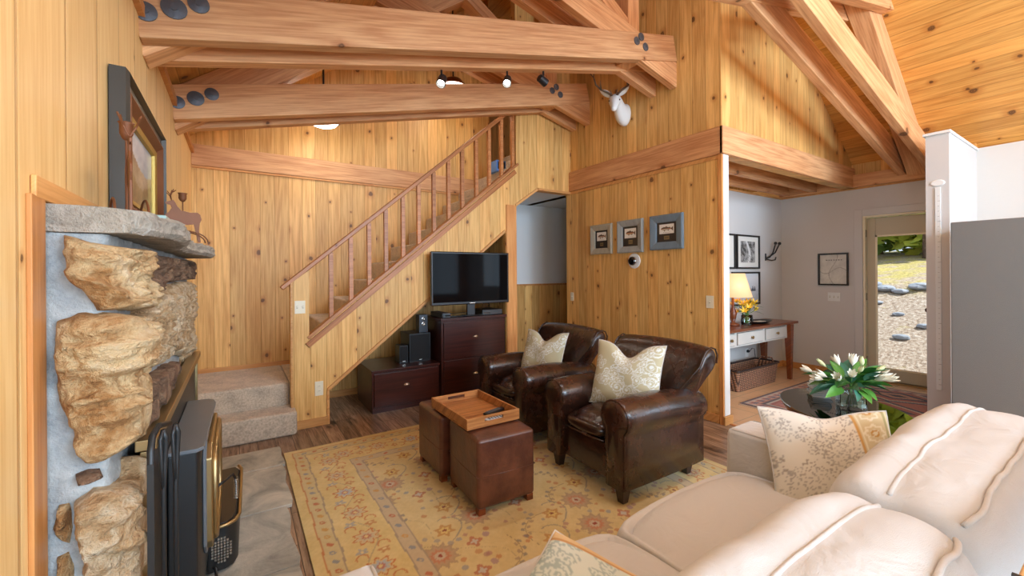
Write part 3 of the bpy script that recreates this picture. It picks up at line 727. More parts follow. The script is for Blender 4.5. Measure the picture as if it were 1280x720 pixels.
def xzsheet(name, y, x0, x1, z0, z1, step, m, parent, fn):
    nx = max(2, round((x1-x0)/step)+1); nz_ = max(2, round((z1-z0)/step)+1)
    Xg, Zg = np.meshgrid(np.linspace(x0, x1, nx), np.linspace(z0, z1, nz_)); V = np.stack([Xg.ravel(), np.full(Xg.size, y), Zg.ravel()], 1)
    i = np.arange((nx-1)*(nz_-1)); a = (i//(nx-1))*nx + i % (nx-1); Fc = np.stack([a, a+1, a+nx+1, a+nx], 1)
    me = bpy.data.meshes.new(name); me.from_pydata(V.tolist(), [], Fc.tolist()); o = mesh_obj(name, me, m, parent)
    paint(o, lambda c: fn((c[:, 0]-x0)/(x1-x0), (c[:, 2]-z0)/(z1-z0))); return o
def fbm(u, v, k=0, o=5):
    r = np.zeros_like(u); a = 1
    for i in range(o):
        f = 2**i; r += a*np.sin(f*(u*5.1+1.7*np.sin(v*3.3*f+k+i))+k*2.1)*np.cos(f*(v*4.3+1.3*np.sin(u*4.1*f-k))+k+i*1.9); a *= .6
    return .5+.3*r
def lerp(a, b, t): return a+(b-a)*np.clip(t, 0, 1)[:, None]
def landscape(u, v):
    n = fbm(u*1.4, v*1.4, 2.0); c = lerp(C(206, 214, 222), C(160, 178, 196), n*1.3-.2)
    hill = v < .62+.14*np.sin(u*5+1)+.06*n; c = np.where(hill[:, None], lerp(C(124, 104, 84), C(188, 170, 150), n), c)
    low = v < .36+.08*np.sin(u*8)+.12*(n-.5); c = np.where(low[:, None], lerp(C(84, 62, 42), C(150, 128, 92), n*1.2), c)
    return c
yzsheet('canvas', XL+.012, y0+.13, y1-.13, z0+.13, z1-.13, .008, PRINT, pf, landscape)
def deer_holder(label, loc, rz_, s=1.0):
    t = thing('deer_candle_holder', label, 'candle holder', loc, rz_, 'rusty deer candle holders on the mantel', local=True)
    # flat-cut deer silhouette (sheet metal, 4 mm) standing in local xz, cup on a rod above
    body = [(-.075, .115), (-.07, .135), (-.055, .15), (-.045, .17), (-.05, .185), (-.068, .188), (-.07, .197), (-.052, .205), (-.04, .21), (-.032, .20), (-.022, .178), (-.008, .16), (.03, .152), (.06, .155), (.072, .145),
            (.078, .12), (.07, .10), (.066, .06), (.074, .0), (.062, .0), (.052, .055), (.045, .092), (.02, .088), (-.02, .09), (-.03, .055), (-.026, .0), (-.038, .0), (-.044, .055), (-.05, .09), (-.056, .055), (-.06, .0), (-.07, .0), (-.068, .06), (-.066, .095)]
    M().prism([(a*s, b*s) for a, b in body], 'y', -.0025, .0025).build('deer_figure', COPPER, t)
    m = M()
    for sg in (-1, 1):
        m.tube([(-.045*s, 0, .205*s), (-.05*s, sg*.012*s, .23*s), (-.04*s, sg*.022*s, .262*s)], .0022*s, 6); m.tube([(-.05*s, sg*.012*s, .23*s), (-.065*s, sg*.018*s, .25*s)], .002*s, 5); m.tube([(-.047*s, sg*.016*s, .245*s), (-.03*s, sg*.02*s, .258*s)], .002*s, 5)
    m.build('antlers', COPPER, t)
    M().tube([(.0, .004, .0), (.0, .004, .215*s)], .003, 8).build('rod', COPPER, t)
    M().lathe([(.004, .205*s), (.011, .21*s), (.017, .222*s), (.017, .245*s), (.021, .25*s), (.016, .25*s), (.014, .23*s), (.002, .226*s)], (0, .004, 0), 18).build('candle_cup', COPPER, t, smooth=True)
    m = M(); m.tube([(.085*s*math.cos(a*PI/14-.0), .0, .0) if False else (.10*s*math.cos(PI*a/14), .03*s, .055*s*math.sin(PI*a/14)) for a in range(15)], .0035, 6)
    m.tube([(.10*s*math.cos(PI*a/14), -.03*s, .055*s*math.sin(PI*a/14)) for a in range(15)], .0035, 6)
    m.build('arched_base', COPPER, t, smooth=True); return t
deer_holder('rusty deer candle holder on the mantel, nearer one in front of the painting', (-.29, 1.78, 1.553), 1.80, 1.25)
deer_holder('rusty deer candle holder on the far end of the mantel', (-.235, 2.72, 1.553), .25, 1.0)
tb = thing('ceramic_box', 'small teal glazed box on the mantel below the painting', 'box', (-.27, 2.15, 1.552))
box('box_body', -.31, -.235, 2.10, 2.24, 1.553, 1.60, plain('teal_glaze', srgb(150, 190, 188), .3, vary=.15), tb, .005); box('box_lid', -.313, -.232, 2.097, 2.243, 1.601, 1.615, plain('teal_glaze_lid', srgb(170, 200, 196), .3), tb, .004)
tag(box('brass_cube', -.30, -.26, 1.95, 1.99, 1.553, 1.60, BRASS, None, .004), 'small brass cube ornament on the mantel beside the teal box', 'ornament')

# ================================================================ rug
RX0, RX1, RY0, RY1 = .285, 2.86, .55, 3.655
def flower(u, v, cx, cy, r, k, c, ph=0, depth=.25, ring=None):
    """returns mask, angle"""
    a = np.arctan2(v-cy, u-cx)+ph; d = np.hypot(u-cx, v-cy); return d < r*(1-depth+depth*np.cos(a*k))
def rug_fn(co):
    x, y = co[:, 0], co[:, 1]; rs = np.random.RandomState(3)
    e = np.minimum(np.minimum(x-RX0, RX1-x), np.minimum(y-RY0, RY1-y))
    n = fbm(x*2.2, y*2.2, 1.3)
    gold = lerp(C(212, 186, 122), C(228, 206, 148), n); beige = lerp(C(206, 190, 160), C(192, 178, 158), n)
    c = gold.copy()
    def put(msk, col, a=1.0):
        c[msk] = c[msk]*(1-a)+col*a
    g1 = (e > .055) & (e < .135); put(g1, C(206, 188, 140), .8); g2 = (e > .40) & (e < .475); put(g2, C(196, 176, 144), .9)
    for q in (.055, .40, .475, .135): put(np.abs(e-q-.004*np.sin((x+y)*22)) < .0045, C(196, 116, 62) if q == .055 else C(158, 140, 122), .85)
    # the coordinate running along each side
    side = np.argmin(np.stack([x-RX0, RX1-x, y-RY0, RY1-y]), 0); t = np.where(side < 2, y, x)
    for (lo, w, per) in ((.095, .03, .075), (.437, .03, .11)):
        k = np.floor(t/per); f = t-(k+.5)*per; h1 = hsh(k, lo*10)
        d = np.hypot(f*1.0, (e-lo)*1.2 + .006*np.sin(f*90)); m_ = (d < .018) & (d > .007*(k % 2)); cols = [C(190, 96, 58), C(132, 138, 148), C(206, 150, 66)]
        for j in range(3): put(m_ & (np.floor(h1*3) == j), cols[j], .8)
    # rosettes in the main border, alternating kinds, joined by vines
    per = .265; k = np.floor(t/per); f = t-(k+.5)*per; ec = e-.268
    inb = (e > .14) & (e < .395)
    put(inb & (np.abs(ec-.055*np.sin(t*2*PI/(2*per)*1.0)) < .0035), C(170, 150, 120), .7)
    a = np.arctan2(ec, f); d = np.hypot(f, ec); kind = k % 3
    r = .062*(1+.22*np.cos(a*8+k)); 
    put(inb & (d < r), np.array(C(196, 110, 56)), .85); put(inb & (d < r*.82), C(214, 196, 150), .9); 
    put(inb & (d < r*.62) & (kind == 1), C(176, 184, 190), .9); put(inb & (d < r*.55) & (kind != 1), C(198, 180, 150), .9)
    put(inb & (d < r*.34), C(188, 96, 60), .75); put(inb & (d < r*.18), C(222, 200, 140), 1)
    for sgn in (-1, 1):
        d2 = np.hypot(f-sgn*.118, ec-sgn*.05); a2 = np.arctan2(ec-sgn*.05, f-sgn*.118); m_ = inb & (d2 < .026*(1+.35*np.cos(5*a2+k))); put(m_, C(190, 120, 70) if sgn > 0 else C(158, 160, 164), .75); put(inb & (d2 < .008), C(224, 204, 150), 1)
        d3 = np.hypot(f-sgn*.10, ec+sgn*.06); a3 = np.arctan2(ec+sgn*.06, f-sgn*.10); put(inb & (np.abs(d3-.028) < .0045) & (np.abs(a3) < 2), C(196, 112, 60), .8)
    # field
    fi = e > .48
    c[fi] = lerp(C(206, 180, 124), C(218, 196, 144), n)[fi]
    cells = 0
    gs = .235
    for ix in range(-1, 14):
        for iy in range(-1, 17):
            h1, h2, h3, h4 = rs.rand(4); cx = RX0+.5+ix*gs+.08*(h1-.5)+(gs/2 if iy % 2 else 0); cy = RY0+.5+iy*gs*.88+.08*(h2-.5)
            bx = fi & (np.abs(x-cx) < .16) & (np.abs(y-cy) < .16)
            if not bx.any(): continue
            X, Y = x[bx]-cx, y[bx]-cy; d = np.hypot(X, Y); a = np.arctan2(Y, X); idx = np.where(bx)[0]
            def p(mk, col, al=.8): c[idx[mk]] = c[idx[mk]]*(1-al)+col*al
            kk = (ix*3+iy*5) % 4
            if kk == 0:
                R = .105*(1-.28*np.abs(np.sin(a*6))); p(d < R, C(152, 122, 104), .62); p(d < R*.8, C(190, 158, 124), .7); p(d < R*.55, C(196, 120, 84), .7); p(d < R*.34, C(198, 186, 160), .8); p(d < R*.13, C(150, 70, 50), 1)
            elif kk == 1:
                R = .062*(1-.4*np.abs(np.sin(a*3+h3*3))); p(d < R, C(186, 128, 58), .75); p(d < R*.55, C(222, 196, 120), .8); p(d < R*.25, C(140, 72, 44), 1)
                p((np.abs(d-.10-.02*np.sin(a*2)) < .004) & (np.abs(a) < 1.6), C(132, 128, 122), .7)
            elif kk == 2:
                th = h3*6; s_ = X*math.cos(th)+Y*math.sin(th); q = -X*math.sin(th)+Y*math.cos(th)+4*s_**2
                for j in range(-3, 4): p(np.hypot((s_-j*.026)/1.0, (q-(.016 if j % 2 else -.016))*1.1) < .0125, C(128, 120, 116) if j % 2 else C(160, 134, 108), .75)
                p(np.abs(q) < .003, C(124, 98, 72), .6*1.0)
            else:
                R = .036*(1+.3*np.cos(a*4)); p(d < R, C(176, 92, 68), .75); p(d < R*.5, C(196, 190, 176), .9)
                p(np.hypot(X-.075, Y-.03) < .02*(1+.4*np.cos(5*a)), C(160, 122, 132), .7); p(np.hypot(X+.06, Y-.06) < .016, C(138, 142, 150), .7); p(np.hypot(X+.02, Y+.08) < .019, C(192, 132, 84), .7)
            ang = h4*6; 
            for j in range(3):
                qx, qy = .12*math.cos(ang+j*2.1), .12*math.sin(ang+j*2.1); p(np.hypot(X-qx, Y-qy) < .011+.006*h3, [C(188, 112, 62), C(146, 140, 138), C(166, 116, 110)][j], .65)
    put(fi & (np.abs(np.sin((x+y*.6)*9)+.6*np.sin((y-x*.3)*12)) < .016), C(166, 146, 112), .6)
    return c*(.93+.12*fbm(x*20, y*20, 4, 2))[:, None]
rug = sheet('area_rug', RX0, RX1, RY0, RY1, .012, .0065, WOVEN)
paint(rug, rug_fn); so = rug.modifiers.new('t', 'SOLIDIFY'); so.thickness = .010; so.offset = -1
tag(rug, 'gold and beige floral wool area rug on the dark plank floor', 'rug')

# ================================================================ leather club chairs
def keyhole(w, zt_, zb, r, n=14):
    """outline (y,z) of an arm, roll on top"""
    pts = [(-w/2, zb), (w/2, zb), (w/2+.002, zt_-2*r+.02)]
    for i in range(n+1):
        a = -PI/2+.55 + (2*PI-1.1)*i/n; a = a
        pts.append((r*math.sin(-a+PI)*-1 if False else r*math.cos(a-0), zt_-r+r*math.sin(a)))
    pts.append((-w/2-.002, zt_-2*r+.02)); return pts
def arm_ring(x, r, zt_, zb, w, sc=1.0, n=16):
    pts = []
    z_c = zt_-r; pts += [(x, -w/2*sc, zb), (x, 0, zb), (x, w/2*sc, zb), (x, w/2*sc, (zb+z_c)/2), (x, w/2*sc, z_c-r*.92)]
    for i in range(n+1):
        a = -PI/2+.75+(2*PI-1.5)*i/n
        pts.append((x, r*sc*math.cos(a), z_c+r*sc*math.sin(a)))
    pts += [(x, -w/2*sc, z_c-r*.92), (x, -w/2*sc, (zb+z_c)/2)]
    return pts
def club_chair(label, loc, rz_):
    t = thing('leather_armchair', label, 'armchair', loc, rz_, 'leather club armchairs by the wood wall', local=True)
    M().puff((.38, 0, .205), (.345, .275, .105), 8, (.012, .0, .0)).build('seat_base', LEATHER, t, .01)
    M().puff((.30, 0, .375), (.29, .195, .05), 12, (.03, .012, .045), .04).build('seat_cushion', LEATHER, t, smooth=True, sub=1)
    m = M(); m.tube([(.005, -.19, .335), (-.01, -.1, .335), (-.012, .1, .335), (.005, .19, .335)], .006, 6); m.build('seat_piping', LEATHER, t, smooth=True)
    for sg in (-1, 1):
        m = M(); xs = [(-.022, .55), (-.016, .86), (.0, .97), (.03, 1), (.15, 1.03), (.35, 1.03), (.55, .98), (.68, .93), (.76, .86), (.775, .5)]
        m.rings([arm_ring(x, .112, .615-.03*max(0, x-.3)/.4, .10, .15, s_) for x, s_ in xs], True, False, Matrix.Translation((0, sg*.292, 0)))
        o = m.build('armrest', LEATHER, t, smooth=True)
        p = M(); rr = arm_ring(.0, .112, .615, .12, .15, .97); p.tube([(x-.004, y+sg*.292, z) for x, y, z in rr[3:]+rr[:1]], .0065, 6); p.build('piping', LEATHER, o, smooth=True)
    # backrest: scroll profile lofted across the width
    prof = [(.53, .34), (.545, .45), (.575, .56), (.615, .66), (.645, .74), (.665, .80), (.70, .845), (.75, .865), (.80, .85), (.832, .805), (.83, .75), (.80, .71), (.775, .66), (.765, .55), (.76, .40), (.75, .14), (.62, .13), (.54, .22)]
    m = M(); ys = [(-1, .62), (-.985, .86), (-.95, .96), (-.85, 1), (-.5, 1.01), (0, 1.025), (.5, 1.01), (.85, 1), (.95, .96), (.985, .86), (1, .62)]; cx, cz = .69, .62; rs = []; prof = [(x+(.06*(z-.5)/.35 if z > .5 else 0), z) for x, z in prof]
    for yy, s_ in ys:
        row = []
        for x, z in prof:
            wid = .265 + .145*max(0, min(1, (z-.50)/.25))
            zz = cz+(z-cz)*(s_ if z > cz else 1) + (.012*(1-yy*yy) if z > .8 else 0); xx = cx+(x-cx)*s_
            if z > .7: xx += -.02*abs(yy)**3 
            row.append((xx, yy*wid, zz))
        rs.append(row)
    m.rings(rs); bk = m.build('backrest', LEATHER, t, smooth=True, sub=1)
    for sg in (-1, 1):
        p = M(); p.tube([(cx+(x-cx)*.97-.012, sg*(.265+.145*max(0, min(1, (z-.50)/.25)))*.957, cz+(z-cz)*(.97 if z > cz else 1)) for x, z in prof[1:11]], .006, 6); p.build('piping', LEATHER, bk, smooth=True)
    for x, y in ((.05, -.30), (.05, .30), (.69, -.27), (.69, .27)):
        m = M(); m.rings([[(x-a, y-a, z), (x+a, y-a, z), (x+a, y+a, z), (x-a, y+a, z)] for a, z in ((.022, .0), (.036, .105))]); m.build('leg', plain('dark_leg_wood', (.03, .012, .008), .3, coat=.3) if 'dark_leg_wood' not in bpy.data.materials else bpy.data.materials['dark_leg_wood'], t, .003)
    return t
club_chair('dark brown leather club armchair nearest the sofa with a large pale pillow', (1.865, 2.035, .013), -.02)
club_chair('dark brown leather club armchair beside the media cabinets, farther of the pair', (1.875, 3.05, .013), .0)

# ---------------------------------------------------------------- pillows
def pillow(name, label, w, h, th, mtx, fn, m=None, dent=.0, trim=None, group=None, n=84, rt=None):
    t = thing(name, label, 'pillow', mtx.to_translation(), 0, group)
    V = []; F = []; UV = []
    for side in (1, -1):
        for j in range(n+1):
            for i in range(n+1):
                u, v = -1+2*i/n, -1+2*j/n
                prof_ = max(0, (1-abs(u)**2.6))**.55*max(0, (1-abs(v)**2.6))**.55
                x = w/2*u*(1-.07*(1-v*v)); y = h/2*v*(1-.07*(1-u*u))
                dn = dent*math.exp(-(u/.38)**2)*(max(0, (v+1)/2)**2.2); y -= dn
                z = side*th/2*prof_*(1-.5*dn/(dent+1e-6)*.4) + .006*math.sin(u*5+v*3)*prof_
                V.append((x, y, z)); UV.append((u, v))
    k = (n+1)**2
    for s_ in (0, 1):
        for j in range(n):
            for i in range(n):
                a = s_*k+j*(n+1)+i; q = (a, a+1, a+n+2, a+n+1); F.append(q if s_ == 0 else q[::-1])
    me = bpy.data.meshes.new('cover'); me.from_pydata([mtx @ Vector(v) for v in V], [], F); me.validate()
    o = mesh_obj('cover', me, m or PCLOTH, t, True)
    c = np.ones((len(V), 4)); uv = np.array(UV); c[:, :3] = fn(uv[:, 0], uv[:, 1]); a = me.color_attributes.new('Col', 'FLOAT_COLOR', 'POINT'); a.data.foreach_set('color', c.ravel())
    pm = M(); loop = []
    for i in range(4*24):
        s_, f = divmod(i, 24); f = -1+2*f/24; u, v = ((f, -1), (1, f), (-f, 1), (-1, -f))[s_]
        dn = dent*math.exp(-(u/.38)**2)*(max(0, (v+1)/2)**2.2)
        loop.append(mtx @ Vector((w/2*u*(1-.07*(1-v*v)), h/2*v*(1-.07*(1-u*u))-dn, 0)))
    pm.tube(loop, .004, 5, True); pm.build('welt', trim or SOFA, t, smooth=True)
    return t
def paisley(base, ink, seed=1, sc=1.0, extra=None):
    def fn(u, v):
        rs = np.random.RandomState(seed); c = np.tile(base, (len(u), 1)); m = np.zeros(len(u))
        for k in range(int(46*sc)):
            cx, cy = rs.uniform(-1, 1, 2); R = rs.uniform(.10, .2)/math.sqrt(sc); ph = rs.rand()*6; d = np.hypot(u-cx, v-cy); a = np.arctan2(v-cy, u-cx)
            sp = np.abs(((d/R*2.2+(a+ph)/(2*PI)) % 1)-.5) > .36
            mk = (d < R*(1+.3*np.cos(a*3+ph))); m = np.where(mk, np.where(sp, 1, .0), m)
            m = np.where(np.abs(d-R*(1+.3*np.cos(a*3+ph))) < .012, 1, m); m = np.where((d < R*.22), 1, m)
        c = c*(1-m[:, None])+ink*m[:, None]
        if extra is not None: c = extra(u, v, c, m)
        return c
    return fn
def frame_m(origin, xax, yax):
    x = Vector(xax).normalized(); y = Vector(yax); y = (y-x*y.dot(x)).normalized(); z = x.cross(y)
    return Matrix(((x.x, y.x, z.x, origin[0]), (x.y, y.y, z.y, origin[1]), (x.z, y.z, z.z, origin[2]), (0, 0, 0, 1)))
SAGE = paisley(C(190, 182, 150), C(222, 226, 222), 4, 1.0); SAGE2 = paisley(C(186, 178, 146), C(220, 224, 220), 9, 1.0)
pillow('throw_pillow', 'sage and white patterned pillow on the armchair nearest the sofa', .50, .46, .16, frame_m((2.27, 2.02, .665), (.34, -1, 0), (.40, .12, 1)), SAGE, dent=.10, group='sage pillows on the leather armchairs')
pillow('throw_pillow', 'sage and white patterned pillow on the armchair beside the media cabinets', .46, .43, .15, frame_m((2.33, 3.06, .64), (.28, -1, 0), (.38, .1, 1)), SAGE2, dent=.085, group='sage pillows on the leather armchairs')

# ================================================================ ottomans and tray
def ottoman(label, x0, x1, y0, y1, zt_, rz_):
    cx, cy = (x0+x1)/2, (y0+y1)/2; hx, hy = (x1-x0)/2, (y1-y0)/2
    t = thing('leather_ottoman', label, 'ottoman', (cx, cy, .013), rz_, 'cube leather ottomans on the rug', local=True)
    b0 = M(); b0.puff((0, 0, (zt_+.035)/2), (hx, hy, (zt_-.035)/2), 10, (.006, .006, .010), .0); b0.build('upholstery', LEATHER2, t, .022, seg=4)
    m = M(); e = .002
    for a, b in (((-hx-.006, -hy-.006), (hx+.006, -hy-.006)), ((hx+.006, -hy-.006), (hx+.006, hy+.006)), ((hx+.006, hy+.006), (-hx-.006, hy+.006)), ((-hx-.006, hy+.006), (-hx-.006, -hy-.006))):
        m.tube([(a[0]*.97, a[1]*.97, .22), ((a[0]+b[0])/2*1.006, (a[1]+b[1])/2*1.006, .218), (b[0]*.97, b[1]*.97, .22)], .003, 5)
    m.build('seam', LEATHER2, t, smooth=True)
    for sx in (-1, 1):
        for sy in (-1, 1): box('leg', sx*(hx-.03)-.022, sx*(hx-.03)+.022, sy*(hy-.03)-.022, sy*(hy-.03)+.022, 0, .04, TEAK, t, .003)
    return t
ottoman('brown leather cube ottoman nearer the camera, carrying most of the wooden tray', 1.125, 1.505, 2.06, 2.49, .43, -.05)
ottoman('brown leather cube ottoman behind the front one, half under the tray', 1.10, 1.48, 2.54, 2.96, .43, -.02)
ty = thing('wooden_tray', 'square woven-wood serving tray with handle slots resting across the two ottomans', 'tray', (1.30, 2.48, .458), 0)
TX0, TX1, TY0, TY1, TZ = 1.115, 1.485, 2.20, 2.74, .458
box('tray_floor', TX0, TX1, TY0, TY1, TZ, TZ+.012, RATTAN, ty, .002)
TWALL = wood('tray_side_wood', srgb(140, 86, 44), srgb(198, 140, 84), 'x', 'yz', .02, knots=0, groove=False, rough=.4)
for y in (TY0, TY1-.012):
    m = M(); z0, z1 = TZ+.0125, TZ+.065; xm = (TX0+TX1)/2
    m.box(TX0, xm-.065, y, y+.012, z0, z1); m.box(xm+.065, TX1, y, y+.012, z0, z1); m.box(xm-.065, xm+.065, y, y+.012, z0, z0+.018); m.box(xm-.065, xm+.065, y, y+.012, z1-.014, z1)
    m.build('tray_end', TWALL, ty, .001)
for x in (TX0, TX1-.012): box('tray_side', x, x+.012, TY0+.0121, TY1-.0121, TZ+.0125, TZ+.065, TWALL, ty, .002)
def remote(name, label, c, ang, L=.17, m=BLACK, z=TZ+.0125):
    t = thing(name, label, 'remote control', (c[0], c[1], z), ang, 'remote controls in the tray', local=True); M().box(-L/2, L/2, -.021, .021, .0005, .018).build('case', m, t, .006)
    bm_ = plain('button_grey', (.12, .12, .13), .5) if 'button_grey' not in bpy.data.materials else bpy.data.materials['button_grey']
    for i in range(6):
        for j in range(3): M().box(-L/2+.02+i*.02, -L/2+.03+i*.02, -.015+j*.011, -.008+j*.011, .0181, .0205).build('button', bm_, t)
    return t
remote('remote_control', 'black remote control lying inside the wooden tray', (1.40, 2.36), .28, .18)
remote('remote_control', 'silver-backed remote against the near end of the tray', (1.33, 2.235), .02, .14, plain('silver_plastic', srgb(205, 208, 212), .3))

# ================================================================ sofa
sf = thing('sofa', 'large cream cloth sofa with loose back cushions, seen from behind', 'sofa', (1.15, .6, 0))
def crease_piping(pts, r=.007, name='piping', parent=None):
    m = M(); m.tube(pts, r, 8); return m.build(name, SOFA, parent, smooth=True)
M().box(.12, 2.22, .12, 1.06, .06, .29).build('base_frame', SOFA, sf, .02)
M().puff((1.17, .16, .42), (1.05, .07, .30), 10, (0, .0, .0), .0).build('back_frame', SOFA, sf, .03)
for sg, x0, x1 in ((0, .09, .305), (1, 2.035, 2.26)):
    o = M().puff(((x0+x1)/2, .635, .33), ((x1-x0)/2, .535, .27), 10, (.004, .01, .008)).build('armrest', SOFA, sf, .03, seg=4)
    for xx in (x0+.012, x1-.012):
        crease_piping([(xx, 1.168, .08), (xx, 1.172, .30), (xx, 1.165, .575), (xx, 1.145, .598), (xx, .70, .606), (xx, .2, .598)], .005, 'piping', o)
for i, (x0, x1) in enumerate(((.315, 1.165), (1.175, 2.025))):
    o = M().puff(((x0+x1)/2, .80, .375), ((x1-x0)/2, .33, .072), 14, (.004, .02, .024), .03).build('seat_cushion', SOFA, sf, .022, seg=4)
def back_cushion(x0, x1, lean, seed):
    # local cushion cross-section (y,z) from rear-bottom, over the top, down the front
    prof = [(.20, .40), (.168, .52), (.150, .64), (.155, .75), (.175, .825), (.205, .862), (.235, .878), (.275, .885), (.315, .884), (.345, .876), (.385, .893), (.425, .886), (.465, .85), (.495, .78), (.51, .68), (.50, .56), (.47, .46), (.40, .42), (.30, .41)]
    n = 36; rs = []
    for i in range(n+1):
        t = i/n; u = 2*t-1; x = x0+(x1-x0)*t
        e = (1-abs(u)**9)**.5 if abs(u) < 1 else 0; ez = (1-abs(u)**6)*.92+.08
        row = []
        for (y, z) in prof:
            cy, cz = .33, .64; yy = cy+(y-cy)*(.72+.28*e); zz = cz+(z-cz)*(.9+.1*e) - .022*abs(u)**4*(z > .7)
            w = .010*noise.noise(Vector((x*5, y*9+seed, z*7)))+.005*noise.noise(Vector((x*14, y*16, z*12+seed)))
            row.append((x+(.012*noise.noise(Vector((y*8, z*8, seed+i//18)))*(abs(u) > .9)), yy+w*.6, zz+w+lean*(x-x0)))
        rs.append(row)
    m = M(); m.rings(rs); o = m.build('back_cushion', SOFA, sf, smooth=True, sub=1)
    for k in (5, 9):
        pts = [(r[k][0], r[k][1], r[k][2]+.003) for r in rs[1:-1]]
        crease_piping(pts, .0055, 'piping', o)
    return o
back_cushion(.30, 1.225, .0, 1.0); back_cushion(1.245, 2.32, .012, 5.0)
for x, y in ((.2, .2), (2.16, .2), (.2, 1.02), (2.16, 1.02)): box('foot', x-.03, x+.03, y-.03, y+.03, .013 if y > .5 else 0, .06, TEAK, sf, .004)
def persian(u, v):
    c = np.tile(C(226, 222, 212), (len(u), 1)); rs = np.random.RandomState(5)
    band = (u > .42); c[band] = C(212, 198, 160)
    for k in range(64):
        cx, cy = rs.uniform(-1, .42), rs.uniform(-1, 1); R = rs.uniform(.04, .13); ph = rs.rand()*6; d = np.hypot(u-cx, v-cy); a = np.arctan2(v-cy, u-cx); r = R*(1+.35*np.cos(a*(4+k % 3)+ph))
        mk = (np.abs(d-r) < .009) | (d < R*.2); c[mk & ~band] = [C(178, 174, 168), C(190, 186, 178), C(170, 162, 152)][k % 3]
    for yy in np.arange(-1, 1.01, .4):
        d = np.hypot((u-.68)*.9, v-yy); a = np.arctan2(v-yy, u-.68); r = .14*(1+.12*np.cos(8*a)); c[(np.abs(d-r) < .018) & band] = C(232, 226, 206); c[(d < .07) & band] = C(222, 214, 190); c[(np.abs(d-.05) < .012) & band] = C(196, 150, 80)
    c[np.abs(u-.42) < .018] = C(206, 160, 92); c[np.abs(u-.47) < .012] = C(232, 224, 200); c[np.abs(u-.92) < .02] = C(168, 160, 110)
    return c
pillow('throw_pillow', 'cream floral pillow with gold border band at the right end of the sofa', .50, .46, .16, frame_m((2.075, .735, .565), (.72, -.72, .02), (.55, .12, 1)), persian, dent=.03, group='floral pillows on the sofa')
def persian2(u, v):
    c = paisley(C(214, 222, 214), C(168, 186, 184), 12, 1.2)(u, v); band = np.abs(u) > .82; c[band] = C(222, 190, 140); c[np.abs(np.abs(u)-.82) < .02] = C(200, 150, 90); return c
pillow('throw_pillow', 'pale blue floral pillow with gold edges at the left end of the sofa', .50, .46, .16, frame_m((.645, .66, .555), (.9, .4, .12), (-.45, .85, .15)), persian2, dent=.0, group='floral pillows on the sofa')
# ================================================================ media corner under the stairs
def cup_pull(parent, x, y, z):
    m = M(); rs = []
    for i in range(9):
        a = PI*i/8; rs.append([(x-.032*math.cos(a), y-.0-.020*math.sin(a)*math.sin(b), z-.012+.026*math.sin(a)*math.cos(b)*.9) for b in [0, .4, .8, 1.2, 1.57, 1.57]])
    m.grid(rs); o = m.build('handle', CHROME, parent, smooth=True); d = o.modifiers.new('t', 'SOLIDIFY'); d.thickness = .003; return o
hc = thing('media_cabinet', 'tall dark mahogany two-drawer cabinet under the television', 'cabinet', (2.22, 4.4, 0))
box('carcass', 1.812, 2.618, 4.165, 4.66, .0, .868, MAHOG, hc, .004); box('cabinet_top', 1.802, 2.628, 4.145, 4.67, .869, .902, MAHOG, hc, .004)
for z0, z1 in ((.06, .44), (.465, .85)):
    d = M(); d.box(1.836, 2.594, 4.148, 4.164, z0, z1).build; o = d.build('drawer', MAHOG, hc, .004); cup_pull(o, 2.215, 4.146, (z0+z1)/2+.03)
lc = thing('media_cabinet', 'low dark mahogany one-drawer cabinet left of the taller one', 'cabinet', (1.45, 4.45, 0))
box('carcass', 1.092, 1.800, 4.20, 4.80, .05, .405, MAHOG, lc, .004); box('plinth', 1.10, 1.792, 4.215, 4.79, 0, .05, MAHOG, lc); box('cabinet_top', 1.085, 1.802, 4.180, 4.81, .406, .43, MAHOG, lc, .004)
o = box('drawer', 1.112, 1.78, 4.184, 4.199, .075, .392, MAHOG, lc, .004); cup_pull(o, 1.435, 4.182, .262)
# television
tv = thing('television', 'flat black television with a glossy dark screen on the tall cabinet', 'television', (2.12, 4.03, .905))
VT = frame_m((2.122, 4.06, 1.33), (1, .0, 0), (0, 0, 1))
m = M(); m.box(-.468, .468, -.278, .278, -.025, .02, VT); m.build('housing', BLACK, tv, .006)
mm = M(); mm.box(-.452, .452, -.252, .262, .0205, .0225, VT); mm.build('screen', plain('tv_screen', (.004, .0035, .004), .05, spec=.06), tv)
m = M(); m.tube([VT @ Vector(q) for q in ((-.468, -.278, .021), (.468, -.278, .021), (.468, .278, .021), (-.468, .278, .021))], .0035, 6, True); m.build('bezel_edge', GLOSSB, tv)
box('logo', 2.09, 2.155, 4.036, 4.0385, 1.058, 1.066, CHROME, tv)
m = M(); m.box(2.08, 2.17, 4.07, 4.10, .93, 1.10); m.build('neck', BLACK, tv, .003)
box('stand_foot', 1.93, 2.33, 4.19, 4.40, .903, .918, GLOSSB, tv, .004); m = M(); m.prism([(4.07, .93), (4.10, .93), (4.26, .9185), (4.21, .9185)], 'x', 2.08, 2.17); m.build('stand_arm', BLACK, tv)
def gear(name, label, cat, x0, x1, y0, y1, z0, z1, m, det, group=None):
    t = thing(name, label, cat, ((x0+x1)/2, (y0+y1)/2, z0), 0, group); box('case', x0, x1, y0, y1, z0, z1, m, t, .004)
    det(t, x0, x1, y0, z0, z1); return t
def dvd_det(t, x0, x1, y0, z0, z1):
    box('front_panel', x0+.004, x1-.004, y0-.004, y0, z0+.004, z1-.004, plain('smoke_panel', (.05, .055, .06), .25), t); box('display', x0+.03, x0+.10, y0-.006, y0-.004, z0+.016, z0+.03, GLOSSB, t)
